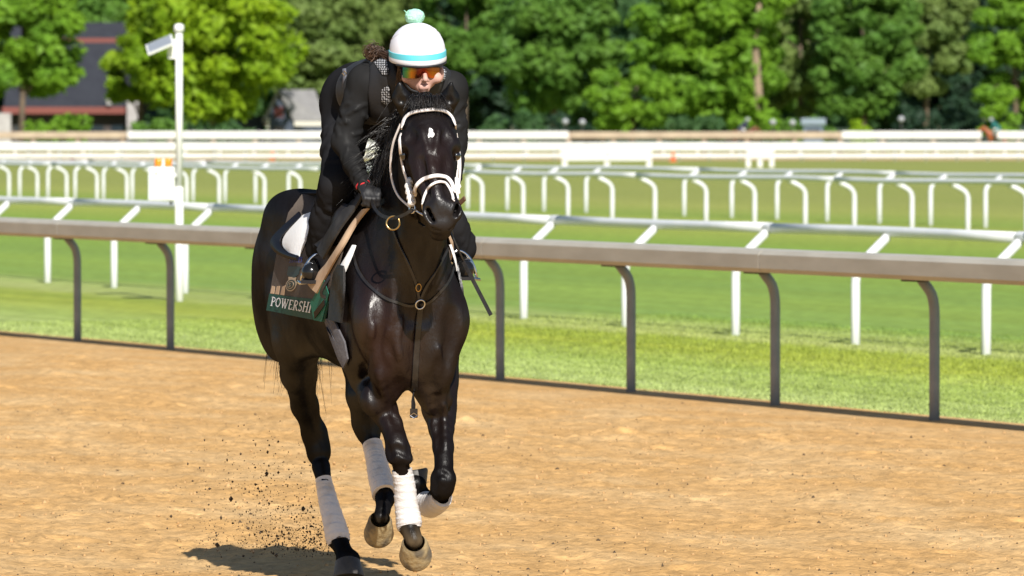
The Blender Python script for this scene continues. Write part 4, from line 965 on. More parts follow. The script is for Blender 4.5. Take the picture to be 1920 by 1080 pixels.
cloth = empty('saddle_cloth', L(-.9, -.3, 1.0), 'taupe saddle cloth with green name band on the horse flank', 'saddle cloth')
CQ = ((508, 582), (616, 602), (652, 462), (528, 468)); CP = Patch(CQ, 16, 12, .014)
vb = .27
CP.panel('cloth_panel', M_taupe, cloth, v0=vb, v1=1); band = CP.panel('name_band', M_green, cloth, v0=0, v1=vb, off=.002)
CP.panel('cloth_panel', M_taupe, cloth, v0=vb, v1=1, mir=True); CP.panel('name_band', M_green, cloth, v0=0, v1=vb, off=.002, mir=True)
# over the back
top = []; 
for i in range(17):
    a = CP.at(i/16, 1); b = mirror(a); s_ = toL(a)[0]; row = [a]
    q = H.hit(L(s_, 0, 2.0), (0, 0, -1)); zt_ = q[2]+.02 if q is not None else 1.68
    for t_ in (-.2, -.14, -.07, 0, .07, .14, .2):
        q = H.hit(L(s_, t_, 2.0), (0, 0, -1)); row.append((q if q is not None else L(s_, t_, zt_))+HU*.02)
    row.append(b); top.append(row)
V = [p for r in top for p in r]; m9 = 9; F = [(i*m9+j, i*m9+j+1, (i+1)*m9+j+1, (i+1)*m9+j) for i in range(16) for j in range(8)]
mk('cloth_top', V, F, M_taupe, cloth, True)
# brighter green lower corner, folded
def poly_on(patch, pts, off, name, m, parent, th=.003):
    n = len(pts); A = [patch.at(u, v, off+th) for u, v in pts]; B = [patch.at(u, v, off) for u, v in pts]
    return mk(name, A+B, [tuple(range(n)), tuple(range(2*n-1, n-1, -1))]+[(i, n+i, n+(i+1) % n, (i+1) % n) for i in range(n)], m, parent)
M_green2 = mat('bright_green', (.006, .12, .078), .7)
poly_on(CP, [(.735, .22), (.87, .54), (1.0, .36), (.99, .0), (.86, .0)], .014, 'green_fold', M_green2, cloth)
poly_on(CP, [(.84, .10), (.96, .28), (.995, .21), (.88, .02)], .018, 'dark_stripe', M_patent, cloth, .002)
# lettering POWERSHI...: strokes with serifs on the band
def stroke(pts, wd): return ('s', pts, wd)
def arc(cx, cy, rx, ry, a0, a1, n=10): return [(cx+rx*math.cos(math.radians(a0+(a1-a0)*i/n)), cy+ry*math.sin(math.radians(a0+(a1-a0)*i/n))) for i in range(n+1)]
TK, TN, SF = .17, .09, .07
def serif(x, y, w_=.34): return ([(x-w_/2, y), (x+w_/2, y)], SF)
GL = {'P': (.62, [([(.14, 0), (.14, 1)], TK), ([(.14, .97)]+arc(.30, .73, .26, .24, 90, -90)+[(.14, .49)], .11), serif(.14, .03), serif(.10, .97, .2)]),
 'O': (.80, [(arc(.38, .5, .31, .46, 0, 360, 22), .13)]),
 'W': (1.05, [([(.08, 1), (.30, 0)], TK*.85), ([(.30, 0), (.50, .95)], TN), ([(.46, 1), (.70, 0)], TK*.85), ([(.70, 0), (.92, 1)], TN), serif(.08, .97, .28), serif(.92, .97, .24), serif(.47, .97, .22)]),
 'E': (.66, [([(.14, 0), (.14, 1)], TK), ([(.06, .96), (.56, .96)], TN), ([(.14, .52), (.46, .52)], TN), ([(.06, .04), (.58, .04)], TN), ([(.56, .98), (.56, .78)], .06), ([(.58, .02), (.58, .24)], .06)]),
 'R': (.74, [([(.14, 0), (.14, 1)], TK), ([(.14, .97)]+arc(.30, .74, .25, .23, 90, -90)+[(.14, .51)], .11), ([(.32, .50), (.62, .02)], TK*.8), serif(.14, .03), serif(.66, .03, .16)]),
 'S': (.58, [(arc(.28, .74, .20, .22, 20, 250, 12)[0:]+arc(.28, .26, .21, .23, 80, -160, 12), .12)]),
 'H': (.84, [([(.14, 0), (.14, 1)], TK), ([(.66, 0), (.66, 1)], TK), ([(.14, .52), (.66, .52)], TN), serif(.14, .03, .3), serif(.14, .97, .3), serif(.66, .03, .3), serif(.66, .97, .3)]),
 'I': (.36, [([(.16, 0), (.16, 1)], TK), serif(.16, .03, .3), serif(.16, .97, .3)]),
 'T': (.70, [([(.32, 0), (.32, 1)], TK), ([(.02, .96), (.62, .96)], TN), serif(.32, .03, .3)]), 'A': (.7, [([(.04, 0), (.32, 1)], TN), ([(.32, 1), (.6, 0)], TK*.8), ([(.16, .35), (.5, .35)], TN)]),
 'K': (.7, [([(.14, 0), (.14, 1)], TK), ([(.14, .45), (.55, .98)], TN), ([(.28, .6), (.6, .02)], TK*.8)])}
def letters(text, patch, u0, v0, su, sv, slope, off, m, parent, name='letter'):
    x = 0
    for ch in text:
        adv, strokes = GL[ch]; V = []; F = []
        for pts, wd in strokes:
            for (a, b) in zip(pts[:-1], pts[1:]):
                a = np.array(a); b = np.array(b); d = (b-a)/max(np.linalg.norm(b-a), 1e-6); n_ = np.array([-d[1], d[0]])*wd/2; a2, b2 = a-d*wd*.12, b+d*wd*.12; i0 = len(V)
                for q in (a2-n_, b2-n_, b2+n_, a2+n_):
                    uu = u0+(x+q[0])*su; V.append(patch.at(uu, v0+q[1]*sv+slope*(x+q[0])*su, off+.0004*(i0 % 3)))
                F.append((i0, i0+1, i0+2, i0+3))
        mk(name, V, F, m, parent); x += adv+.06
letters('POWERSHI', CP, .075, .085, .113, .14, 0, .0125, M_letter, band)
# crest above the band
def disc(u, v, ru, rv, n=18, a0=0, a1=360): return [(u+ru*math.cos(math.radians(a0+(a1-a0)*i/n)), v+rv*math.sin(math.radians(a0+(a1-a0)*i/n))) for i in range(n+(0 if a1-a0 == 360 else 1))]
poly_on(CP, [(.20, .88), (.46, .86), (.45, .70), (.40, .66), (.43, .48), (.33, .34), (.23, .46), (.25, .66), (.20, .70)], .007, 'crest', M_taupe, cloth, .001)
poly_on(CP, [(.235, .72), (.42, .71), (.42, .60), (.37, .55), (.28, .55), (.235, .60)], .0085, 'crest_cap', M_crest, cloth, .001)
poly_on(CP, [(.27, .56), (.40, .555), (.39, .51), (.28, .515)], .0088, 'crest_bar', M_cream2, cloth, .001)
poly_on(CP, disc(.335, .44, .085, .095), .0085, 'crest_disc', M_cream2, cloth, .001); poly_on(CP, disc(.335, .44, .070, .078), .0098, 'crest_disc', M_crest, cloth, .001); poly_on(CP, disc(.335, .44, .052, .058), .0111, 'crest_disc', M_cream2, cloth, .0008); poly_on(CP, disc(.335, .44, .042, .047), .0122, 'crest_disc', M_crest, cloth, .0008)
letters('S', CP, .318, .412, .06, .055, 0, .0145, M_cream2, cloth); letters('STAKES', CP, .235, .775, .047, .075, 0, .0095, M_navytxt, cloth)
# pale inner stripe of the cloth (folded lining) at the lower rear
for k, uu in enumerate((.02, .10, .19)): poly_on(CP, [(uu, vb+.005), (uu+.06, vb+.005), (uu+.055, vb+.12+.02*k), (uu+.005, vb+.13)], .007, 'tan_tab', M_tan, cloth, .0015)
# ---- saddle
saddle = empty('saddle', L(-.62, 0, 1.6), 'small black exercise saddle with white pad on the horse back', 'saddle')
def flank_poly(name, pts, off, th, m, parent=saddle, mir=True, sub=5, D0=27.2):
    """panel with a pixel outline laid on the flank, built on the right side and mirrored to the left"""
    n = len(pts); c = np.mean(np.array(pts, float), 0); ring = []
    for a, b in zip(pts, pts[1:]+pts[:1]):
        for k in range(sub): ring.append(np.array(a)*(1-k/sub)+np.array(b)*k/sub)
    R_ = []; 
    for f_ in (1, .72, .4):
        R_.append([surf(*(c+(p-c)*f_), 0, D0) for p in ring])
    cc = surf(*c, 0, D0); N = len(ring)
    fall = [x for r in R_ for x in r if x[0] is not None]
    if not fall: return
    nav = nrm(np.mean([x[1] for x in fall], 0))
    for r in R_:
        for i, x in enumerate(r):
            if x[0] is None or abs(toL(x[0])[1]) > .42:
                k = 1
                while r[(i+k) % N][0] is None and r[(i-k) % N][0] is None and k < N: k += 1
                y = r[(i+k) % N] if r[(i+k) % N][0] is not None else r[(i-k) % N]; r[i] = y
    for mi in ((False, True) if mir else (False,)):
        V = []; F = []
        for lv in (off+th, off):
            for r in R_: V += [x[0]+nav*lv for x in r]
            V.append(cc[0]+nav*lv if cc[0] is not None else np.mean([x[0] for x in R_[2]], 0)+nav*lv)
        B = 3*N+1
        for o_, rev in ((0, False), (B, True)):
            fs = [(o_+q*N+i, o_+q*N+(i+1) % N, o_+(q+1)*N+(i+1) % N, o_+(q+1)*N+i) for q in (0, 1) for i in range(N)]+[(o_+2*N+i, o_+2*N+(i+1) % N, o_+3*N) for i in range(N)]
            F += [f[::-1] for f in fs] if rev else fs
        F += [(i, B+i, B+(i+1) % N, (i+1) % N) for i in range(N)]
        if mi: V = [mirror(v) for v in V]; F = [f[::-1] for f in F]
        sm(mk(name, V, F, m, parent, True), 40)
def flank_strip(name, A, B, off, th, m, parent=saddle, mir=True, nn=14, nc=4):
    """panel between two pixel edges laid on the flank, right side and its mirror image"""
    def res(E):
        E = np.array(E, float); d = np.r_[0, np.cumsum(np.linalg.norm(np.diff(E, axis=0), axis=1))]; t = np.linspace(0, d[-1], nn+1)
        return np.stack([np.interp(t, d, E[:, k]) for k in (0, 1)], 1)
    a, b = res(A), res(B); Q = np.full((nn+1, nc+1, 3), np.nan); N_ = []
    for i in range(nn+1):
        for j in range(nc+1):
            x = a[i]*(1-j/nc)+b[i]*j/nc; q, g = surf(x[0], x[1], 0, 27.2)
            if q is not None: Q[i, j] = q; N_.append(g)
    if not N_: return
    nav = nrm(np.mean(N_, 0))
    for _ in range(30):
        bad = np.argwhere(np.isnan(Q[..., 0]))
        if not len(bad): break
        for i, j in bad:
            nb = [Q[c, d] for c, d in ((i-1, j), (i+1, j), (i, j-1), (i, j+1)) if 0 <= c <= nn and 0 <= d <= nc and not np.isnan(Q[c, d, 0])]
            if nb: Q[i, j] = np.mean(nb, 0)
    for _ in range(2): R_ = Q.copy(); R_[1:-1] = (Q[:-2]+2*Q[1:-1]+Q[2:])/4; Q = R_
    bul = np.array([1-(2*j/nc-1)**2 for j in range(nc+1)])
    for mi in ((False, True) if mir else (False,)):
        V = [Q[i, j]+nav*(off+th+.006*bul[j]) for i in range(nn+1) for j in range(nc+1)]+[Q[i, j]+nav*off for i in range(nn+1) for j in range(nc+1)]
        K = (nn+1)*(nc+1); I = lambda i, j: i*(nc+1)+j; F = []
        for i in range(nn):
            for j in range(nc): F += [(I(i, j), I(i+1, j), I(i+1, j+1), I(i, j+1)), (K+I(i, j), K+I(i, j+1), K+I(i+1, j+1), K+I(i+1, j))]
        bd = [I(i, 0) for i in range(nn+1)]+[I(nn, j) for j in range(1, nc+1)]+[I(i, nc) for i in range(nn-1, -1, -1)]+[I(0, j) for j in range(nc-1, 0, -1)]
        for p_, q_ in zip(bd, bd[1:]+bd[:1]): F.append((p_, K+p_, K+q_, q_))
        if mi: V = [mirror(v) for v in V]; F = [f[::-1] for f in F]
        sm(mk(name, V, F, m, parent, True), 40)
flank_strip('white_pad', [(574, 412), (552, 436), (539, 456), (540, 470), (552, 480)], [(612, 400), (600, 420), (590, 440), (580, 462), (570, 486)], .022, .008, M_padwhite)
flank_strip('pad_rim', [(574, 402), (545, 428), (521, 452), (519, 464), (527, 478), (548, 489), (571, 494)], [(578, 411), (553, 435), (538, 453), (538, 465), (546, 475), (558, 481), (572, 484)], .030, .008, M_patent, nn=22)
flank_strip('pad_corner', [(668, 462), (655, 485), (641, 508)], [(675, 462), (668, 482), (655, 512)], .018, .004, M_padwhite)
flank_strip('tan_pad', [(690, 398), (665, 430), (655, 450), (625, 497), (590, 536)], [(704, 394), (681, 420), (663, 455), (641, 490), (606, 553)], .026, .008, M_tan)
flank_strip('stirrup_leather', [(655, 392), (630, 425), (602, 467)], [(670, 396), (646, 429), (616, 478)], .044, .006, M_leather)
flank_strip('saddle_flap', [(680, 372), (667, 400), (643, 429), (614, 478)], [(702, 370), (685, 402), (657, 438), (625, 496)], .046, .010, M_leather2)
flank_poly('girth_buckle_guard', [(628, 600), (632, 548), (638, 512), (646, 497), (657, 499), (657, 540), (654, 585), (651, 606)], .022, .010, M_leather)
flank_poly('girth', [(613, 596), (632, 598), (652, 640), (658, 672), (650, 690), (640, 672), (626, 635)], .010, .008, mat('grey_webbing', (.11, .105, .115), .85, (.08, .075, .085), 60, bump=.4, bscale=200))
lp = [P(x, y, d) for x, y, d in ((632, 502, 27.86), (615, 525, 27.86), (604, 546, 27.88), (608, 556, 27.88), (625, 552, 27.86), (636, 535, 27.85), (640, 508, 27.85))]
q0, g0 = surf(625, 530, .05, 27.2); lp = [p+ (q0-P(620, 530, 27.86))*np.array([0, 1, 0]) for p in lp]
o = MB().ribbon(spline(lp, 5), [(-.6, -.8, 0)]*31, .016, .005).build('loose_strap', M_leather, saddle, True); sm(o, 50)
MB().box((q0+P(638, 497, q0[1]))/2*0+P(638, 497, q0[1]-.02), (.05, .03, .02), (nrm([.9, -.2, .1]), nrm([.2, .9, 0]), HU), .004).build('keeper', M_leather, saddle)
# seat over the back
mb = MB(); rows = []
for i in range(13):
    s_ = -.47-.44*i/12; row = []
    for j in range(13):
        t_ = -.22+.44*j/12; q = H.hit(L(s_, t_, 2.0), (0, 0, -1)); z = (q[2] if q is not None else 1.5)
        row.append(L(s_, t_, z+.03+.035*math.exp(-(t_/.12)**2)+.05*math.exp(-((i-0)/1.8)**2)*math.exp(-(t_/.1)**2)+.06*math.exp(-((i-12)/2.0)**2)*math.exp(-(t_/.16)**2)))
    rows.append(row)
V = [p for r in rows for p in r]; V += [p-HU*.03 for p in V]; F = []; N = 169
for i in range(12):
    for j in range(12): a = i*13+j; F += [(a, a+13, a+14, a+1), (N+a, N+a+1, N+a+14, N+a+13)]
bd = list(range(13))+[i*13+12 for i in range(1, 13)]+[12*13+j for j in range(11, -1, -1)]+[i*13 for i in range(11, 0, -1)]
for a, b in zip(bd, bd[1:]+bd[:1]): F.append((a, b, N+b, N+a))
sm(mk('seat', V, F, M_leather, saddle, True), 60)
q, g = surf(664, 372, .05, 27.2)
mk('pommel_pad', *(lambda m_: (m_.v, m_.f))(ball(P(662, 374, q[1]-.03), (.05, .05, .035))), M_lilac, saddle, True)
# stirrup irons
def iron(c, lean, nm='stirrup_iron'):
    c = np.asarray(c, float); mb = MB(); pts = []
    a = nrm(HL*(-1 if lean < 0 else 1)*.55 + np.array([0, -.2, 0])); fw = HF
    # arch across the foot, tread below
    lat = nrm(np.array([.93, .25, .12*(-lean)])); up_ = nrm(np.array([.18*(-lean), -.1, 1]))
    for i in range(17):
        an = math.pi*i/16; pts.append(c+lat*.058*math.cos(an)+up_*(.115*math.sin(an)**.8))
    mb.tube(pts, .007, 8)
    mb.box(c, (.135, .05, .012), (lat, nrm(np.cross(up_, lat)), up_)); return mb.build(nm, M_steel, saddle, True)
# ================================================================== RIDER
M_skin = mat('skin', (.54, .33, .275), .5, (.48, .27, .22), 30, spec=.35)
M_shirt = mat('black_jersey', (.013, .013, .0135), .72, (.019, .019, .0195), 5, bump=.3, bscale=13, spec=.22, stretch=(1, 1, .5)); matte_gloss(M_shirt, .0035, .45)
M_pants = mat('black_breeches', (.013, .013, .0145), .8, (.018, .018, .02), 6, bump=.35, bscale=14, spec=.18); matte_gloss(M_pants, .004, .5)
M_boot = mat('black_boot', (.008, .008, .008), .18, spec=.5); M_glove = mat('black_glove', (.010, .010, .012), .6)
pelv = P(682, 186, 28.25); hipR = P(650, 205, 28.22); hipL = P(724, 208, 28.32); waist = P(700, 172, 28.02); chestc = P(745, 165, 27.80); neckb = P(776, 142, 27.66)
shR = P(684, 156, 27.76); shL = P(845, 168, 27.86); elR = P(645, 268, 27.74); elL = P(852, 272, 27.86); wrR = P(681, 348, 27.62); wrL = P(848, 340, 27.76)
knR = P(636, 348, 27.92); anR = P(601, 474, 28.12); knL = P(814, 375, 28.10); anL = P(866, 470, 28.22); toeR = P(583, 511, 27.95); toeL = P(872, 505, 28.06); heelR = P(607, 490, 28.2); heelL = P(862, 485, 28.32)
headc = P(787, 118, 27.56); chin = P(794, 164, 27.47)
def torso(f, e, k=.05):
    sp = nrm(chestc-pelv); lt = nrm(shL-shR)
    f.ell(pelv, np.array([.165, .155, .135])+e, np.array([lt, sp, np.cross(lt, sp)]), k)
    f.cap(pelv, waist, .135+e, .120+e, k, (lt, 1.12)); f.cap(waist, chestc, .120+e, .135+e, k, (lt, 1.18)); f.cap(chestc, neckb, .125+e, .075+e, k, (lt, 1.25))
    f.cap(shR*.8+chestc*.2, shL*.8+chestc*.2, .075+e, .075+e, k)
def arms(f, e, k=.03, hands=True):
    for sh, el, wr in ((shR, elR, wrR), (shL, elL, wrL)):
        f.ell(sh, np.array([.072, .075, .078])+e, None, k); f.cap(sh, el, .062+e, .046+e, k); f.cap(el, el*.45+wr*.55, .047+e, .038+e, k); f.cap(el*.45+wr*.55, wr, .038+e, .029+e, k)
def legs(f, e, k=.04):
    for hp_, kn, an in ((hipR, knR, anR), (hipL, knL, anL)):
        f.cap(hp_, kn, .098+e, .068+e, k); f.cap(kn, kn*.6+an*.4, .064+e, .062+e, k); f.cap(kn*.6+an*.4, an, .062+e, .045+e, k)
person = empty('person', P(690, 480, 28.0), 'rider in black clothes and white helmet crouched on the galloping horse', 'person')
# body: head, neck, trunk, limbs and hands as one surface
B_ = Field((-.92, 27.25, 1.32), (-.12, 28.55, 2.34), .0062)
torso(B_, -.012); arms(B_, -.010); legs(B_, -.012)
for an, toe, heel in ((anR, toeR, heelR), (anL, toeL, heelL)): B_.cap(an, heel, .036, .03, .02); B_.cap(heel, toe, .032, .026, .02)
B_.cap(neckb, headc+np.array([0, .02, -.03]), .062, .056, .03)
B_.ell(headc, (.076, .098, .105), None, .02)                                             # skull
B_.ell(P(790, 140, 27.50), (.068, .062, .066), None, .02)                                # face
B_.cap(P(792, 152, 27.485), chin, .050, .026, .02); B_.ell(P(794, 167, 27.46), (.020, .018, .014), None, .015)
for x, y in ((763, 146), (820, 146)): B_.ell(P(x, y, 27.475), (.022, .02, .022), None, .02)   # cheekbones
B_.cap(P(795, 130, 27.435), P(798, 149, 27.412), .008, .011, .012)                       # nose
for dx in (-5.5, 5): B_.ell(P(798+dx, 151, 27.422), (.008, .008, .007), None, .006)
B_.cap(P(788, 161.5, 27.437), P(803, 161, 27.437), .0062, .0055, .007); B_.cap(P(789, 165.5, 27.440), P(802, 165, 27.440), .0068, .006, .006)   # lips
B_.cap(P(784, 163.4, 27.428), P(806, 163, 27.428), .0016, .0016, .003, None, True)
for x in (751, 827): B_.ell(P(x, 138, 27.56), (.012, .022, .032), None, .008)             # ears
def hand(f, wr, tgt, lat, e=0, k=.010):
    d = nrm(tgt-wr); palm = wr+d*.055; up_ = nrm(np.cross(d, lat)); up_ = up_ if up_[2] > 0 else -up_
    f.cap(wr, palm, .027+e, .030+e, .015, (up_, .7)); curl = -up_
    for i, ln in enumerate((.9, 1.0, .95, .78)):
        o_ = lat*(.027-.018*i); a = palm+o_+d*.02; b = a+d*.030*ln+curl*.010; c = b+d*.004+curl*.028*ln; e_ = c-d*.020*ln+curl*.010
        f.cap(a, b, .0098+e, .0092+e, k*.5); f.cap(b, c, .0092+e, .0085+e, k*.5); f.cap(c, e_, .0085+e, .0078+e, k*.5)
    a = wr+d*.03+lat*.026; b = a+d*.028+lat*.016+up_*.004; c = b+d*.026-lat*.006; f.cap(a, b, .012+e, .0105+e, k); f.cap(b, c, .0105+e, .009+e, k)
tgR = hR+np.array([.02, -.05, -.02]); tgL = hLft+np.array([-.01, -.05, -.02])
hand(B_, wrR, tgR, HL); hand(B_, wrL, tgL, -HL)
mk('body', *B_.mesh(), M_skin, person, True)
# gloves, shirt, breeches
G_ = Field((-.75, 27.3, 1.5), (-.12, 27.9, 1.86), .0055); hand(G_, wrR, tgR, HL, .0022); mk('glove', *G_.mesh(), M_glove, person, True); G_.F[:] = 9; hand(G_, wrL, tgL, -HL, .0022); mk('glove', *G_.mesh(), M_glove, person, True)
S_ = Field((-.92, 27.35, 1.55), (-.12, 28.5, 2.34), .0075); torso(S_, -.002); arms(S_, .001)
S_.cap(neckb, P(782, 140, 27.60), .068, .062, .02)
def ridges(f, n, a, b, ra, rb, amp, seed, k=.012):
    r = random.Random(seed); d = nrm(b-a); u_ = nrm(np.cross(d, [.3, 1, .2])); v_ = np.cross(d, u_)
    for i in range(n):                                                # cloth folds: short slanted rolls half sunk in the sleeve
        t = r.random(); R_ = ra+(rb-ra)*t; an = r.uniform(0, 6.28); c = a+(b-a)*t; da = r.uniform(.5, 1.1); sl = r.uniform(-.05, .05)
        p = [c+d*(sl*j)+(u_*math.cos(an+da*j)+v_*math.sin(an+da*j))*(R_-amp*.15) for j in (-1, -.33, .33, 1)]
        for x, y in zip(p[:-1], p[1:]): f.cap(x, y, amp, amp, k)
ridges(S_, 46, shR, elR, .062, .049, .010, 1, .007); ridges(S_, 22, elR, wrR, .046, .031, .0085, 2, .006); ridges(S_, 20, shL, elL, .062, .049, .009, 3, .007); ridges(S_, 12, elL, wrL, .05, .034, .006, 4)
SV, SQ = S_.mesh(); SV = SV+.0016*vnoise(SV, 55, 2)[:, None]*np.array([1, 1, 1]); mk('shirt', SV, SQ, M_shirt, person, True)
T_ = Field((-.98, 27.7, 1.36), (-.12, 28.56, 2.32), .0085)
sp_ = nrm(chestc-pelv); lt_ = nrm(shL-shR); T_.ell(pelv, (.178, .170, .150), np.array([lt_, sp_, np.cross(lt_, sp_)]), .05); T_.cap(pelv, waist*.7+pelv*.3, .148, .136, .05, (lt_, 1.12))
for hp_, kn, an in ((hipR, knR, anR), (hipL, knL, anL)):
    T_.cap(hp_, kn, .106, .078, .04); T_.cap(kn, kn*.5+an*.5, .076, .078, .04); T_.cap(kn*.5+an*.5, an+ (kn-an)*.06, .078, .070, .03)
for i, (hp_, kn, an) in enumerate(((hipR, knR, anR), (hipL, knL, anL))): ridges(T_, 16, hp_, kn, .106, .078, .008, 10+i); ridges(T_, 34, kn, an, .078, .070, .008, 20+i)
TV, TQ = T_.mesh(); TV = TV+.002*vnoise(TV, 40, 5)[:, None]; mk('breeches', TV, TQ, M_pants, person, True)
# red cuff
for wr, el in ((wrR, elR), (wrL, elL)):
    d = nrm(wr-el); MB().tube([wr-d*.004, wr+d*.010], [.0335, .0325], 16).build('cuff', mat('red_cuff', (.55, .02, .03), .7) if wr is wrR else M_shirt, person, True)
# boots
def boot(an, heel, toe, kn):
    f = Field(np.minimum(np.minimum(an, toe), heel)-.12, np.maximum(np.maximum(an, toe), heel)+.14, .006); d = nrm(toe-heel)
    f.cap(an+(kn-an)*.14, an, .050, .044, .02); f.cap(an, heel, .044, .036, .02); f.cap(heel, toe, .036, .036, .02); f.cap(heel*.4+toe*.6, toe, .041, .034, .02)
    V, F = f.mesh(); b = mk('boot', V, F, M_boot, person, True)
    n = nrm(np.cross(d, np.cross([0, 0, 1.0], d))); lt = nrm(np.cross(d, n)); pts = []
    mk('sole', *(lambda m_: (m_.v, m_.f))(MB().box((heel+toe)/2-n*.034, (np.linalg.norm(toe-heel)+.075, .074, .014), (d, lt, n), .003)), M_glove, b)
boot(anR, heelR, toeR, knR); boot(anL, heelL, toeL, knL)
# body protector vest
M_vest = mat('vest_black', (.011, .011, .013), .7, bump=.1, bscale=80); M_vestg = mat('vest_grey', (.10, .105, .13), .6, bump=.15, bscale=40)
def mesh_mat():
    m = mat('vest_mesh', (.02, .02, .022), .7); n = m.node_tree.nodes; l = m.node_tree.links; b = n['Principled BSDF']
    v = n.new('ShaderNodeTexVoronoi'); v.inputs['Scale'].default_value = 105; v.inputs['Randomness'].default_value = 0.0; tc = n.new('ShaderNodeTexCoord'); l.new(tc.outputs['Object'], v.inputs['Vector'])
    r = n.new('ShaderNodeValToRGB'); r.color_ramp.elements[0].position = .40; r.color_ramp.elements[0].color = (.42, .43, .46, 1); r.color_ramp.elements[1].position = .48; r.color_ramp.elements[1].color = (.012, .012, .014, 1)
    l.new(v.outputs['Distance'], r.inputs[0]); l.new(r.outputs[0], b.inputs['Base Color']); return m
M_mesh = mesh_mat()
vest = Field((-.80, 27.4, 1.72), (-.12, 28.25, 2.34), .007)
sp_ = nrm(chestc-waist)
vest.cap(waist, chestc, .140, .155, .04, (lt_, 1.14)); vest.cap(chestc, neckb-(neckb-chestc)*.25, .150, .118, .04, (lt_, 1.18))
for sh in (shR, shL):                                             # shoulder pads
    a = sh*.62+neckb*.38+np.array([0, .05, .012]); vest.cap(a, a+(chestc-neckb)*.6+np.array([0, 0, .03]), .066, .07, .03); vest.cap(a, a+np.array([.02 if sh is shR else -.01, -.04, -.13]), .062, .05, .03)
for sh, el in ((shR, elR), (shL, elL)): vest.cap(sh+(sh-chestc)*.28, el, .093, .07, .015, None, True)
vest.cap(neckb+np.array([0, -.02, .02]), headc, .074, .09, .02, None, True)
VV, VQ = vest.mesh(); vst = mk('vest', VV, VQ, M_vest, person, True)
def vpanel(name, pts, m, off=.004, th=.004, fld=vest, parent=None, sub=4):
    ring = []
    for a, b in zip(pts, pts[1:]+pts[:1]):
        for k in range(sub): ring.append(np.array(a, float)*(1-k/sub)+np.array(b, float)*k/sub)
    c = np.mean(ring, 0); V = []; N = len(ring); ok = True
    for f_ in (1, .66, .33):
        for p in ring:
            x = c+(p-c)*f_; q = fld.hitpx(x[0], x[1], 27.2, 1.4); k = 0
            while q is None and k < 12: k += 1; x = x+(c-x)*.15; q = fld.hitpx(x[0], x[1], 27.2, 1.4)
            if q is None: return None
            V.append(q+fld.grad(q)*(off if f_ == 1 else off+th))
    q = fld.hitpx(c[0], c[1], 27.2, 1.4)
    if q is None: return None
    V.append(q+fld.grad(q)*(off+th))
    F = [(q_*N+i, q_*N+(i+1) % N, (q_+1)*N+(i+1) % N, (q_+1)*N+i) for q_ in (0, 1) for i in range(N)]+[(2*N+i, 2*N+(i+1) % N, 3*N) for i in range(N)]
    return mk(name, V, F, m, parent, True)
vpanel('mesh_panel', [(702, 118), (716, 108), (726, 114), (730, 132), (728, 142), (718, 140)], M_mesh, parent=vst)
vpanel('mesh_panel', [(715, 168), (728, 160), (732, 168), (734, 190), (724, 196), (716, 190)], M_mesh, parent=vst)
vpanel('mesh_panel', [(828, 128), (836, 134), (834, 150), (824, 154), (822, 142)], M_mesh, parent=vst)
vpanel('back_panel', [(648, 118), (660, 106), (676, 102), (680, 116), (664, 130), (656, 140)], M_vestg, parent=vst)
# side buckle and belt edge
q = vest.hitpx(646, 142, 27.2, 1.5)
if q is not None: MB().ribbon([q+np.array([0, -.015, .03]), q+np.array([.003, -.018, 0]), q+np.array([-.002, -.015, -.05])], [(-.5, -.85, 0)]*3, .018, .005).build('side_strap', M_vestg, vst, True); MB().ring(q+np.array([0, -.022, .01]), (-.5, -.85, 0), .010, .002, 4, 4).build('buckle', M_brass, vst)
# hair bun
M_bun = mat('brown_hair', (.055, .028, .016), .45, (.09, .05, .03), 40)
st = []
for k in range(160):
    c = P(700, 98, 27.72)+jit(.012); a0 = random.uniform(0, 6.28); r0 = random.uniform(.014, .03)
    st.append([c+r0*np.array([math.cos(a0+j), .4*math.sin(a0*2+j), math.sin(a0+j)*.8])+jit(.003) for j in (0, .9, 1.8, 2.7)])
for k in range(150):
    a = P(735, 112, 27.64)+jit(.010); e = P(703+random.uniform(-6, 10), 100+random.uniform(-4, 8), 27.72); st.append([a, (a+e)/2+np.array([0, 0, .008])+jit(.006), e])
hairs('hair', st, .0026, person, M_bun); st = []
for k in range(60):
    a = P(752, 120+random.uniform(-4, 12), 27.5)+jit(.004); st.append([a, a+np.array([-.006, .02, -.02])+jit(.003), a+np.array([-.012, .05, -.06])+jit(.006)])
hairs('side_hair', st, .0026, person, M_bun)
# helmet with cover
M_cover = mat('white_cover', (.72, .72, .77), .5, (.68, .68, .74), 6, bump=.05, bscale=14); M_teal = mat('turquoise_band', (.10, .52, .62), .6); M_mint = mat('mint_pompom', (.42, .80, .60), .9, (.36, .72, .54), 60, bump=.8, bscale=120)
hc = P(783, 104, 27.56); hu = nrm([-.035, -.10, 1]); hr = nrm(np.array([1, .22, .02])-hu*np.dot([1, .22, .02], hu)); hf = np.cross(hr, hu); hf = -hf if hf[1] > 0 else hf
HT = M(62, 27.56); RW = M(53.5, 27.56)
def hel(a, z, ex=0.0):
    zz = min(max(z, 0), 1); r = (1-zz**2.25)**.5 if zz > 0 else 1.0
    r *= 1-.035*(1-zz)**3; fl = 1.22+(.10*max(0, math.cos(a))*(1-zz)**4)
    return hc + hr*math.sin(a)*(RW*r+ex) + hf*math.cos(a)*(RW*r*fl+ex) + hu*(z*HT - .012*math.cos(a)*(1-zz))
def helrings(zs, ex, name, m, parent, cap=False, n=48):
    V = [hel(2*math.pi*i/n, z, ex[j] if hasattr(ex, '__len__') else ex) for j, z in enumerate(zs) for i in range(n)]; k = len(zs)
    F = [(j*n+i, j*n+(i+1) % n, (j+1)*n+(i+1) % n, (j+1)*n+i) for j in range(k-1) for i in range(n)]
    if cap: F.append(tuple(range((k-1)*n, k*n)))
    return sm(mk(name, V, F, m, parent, True), 60)
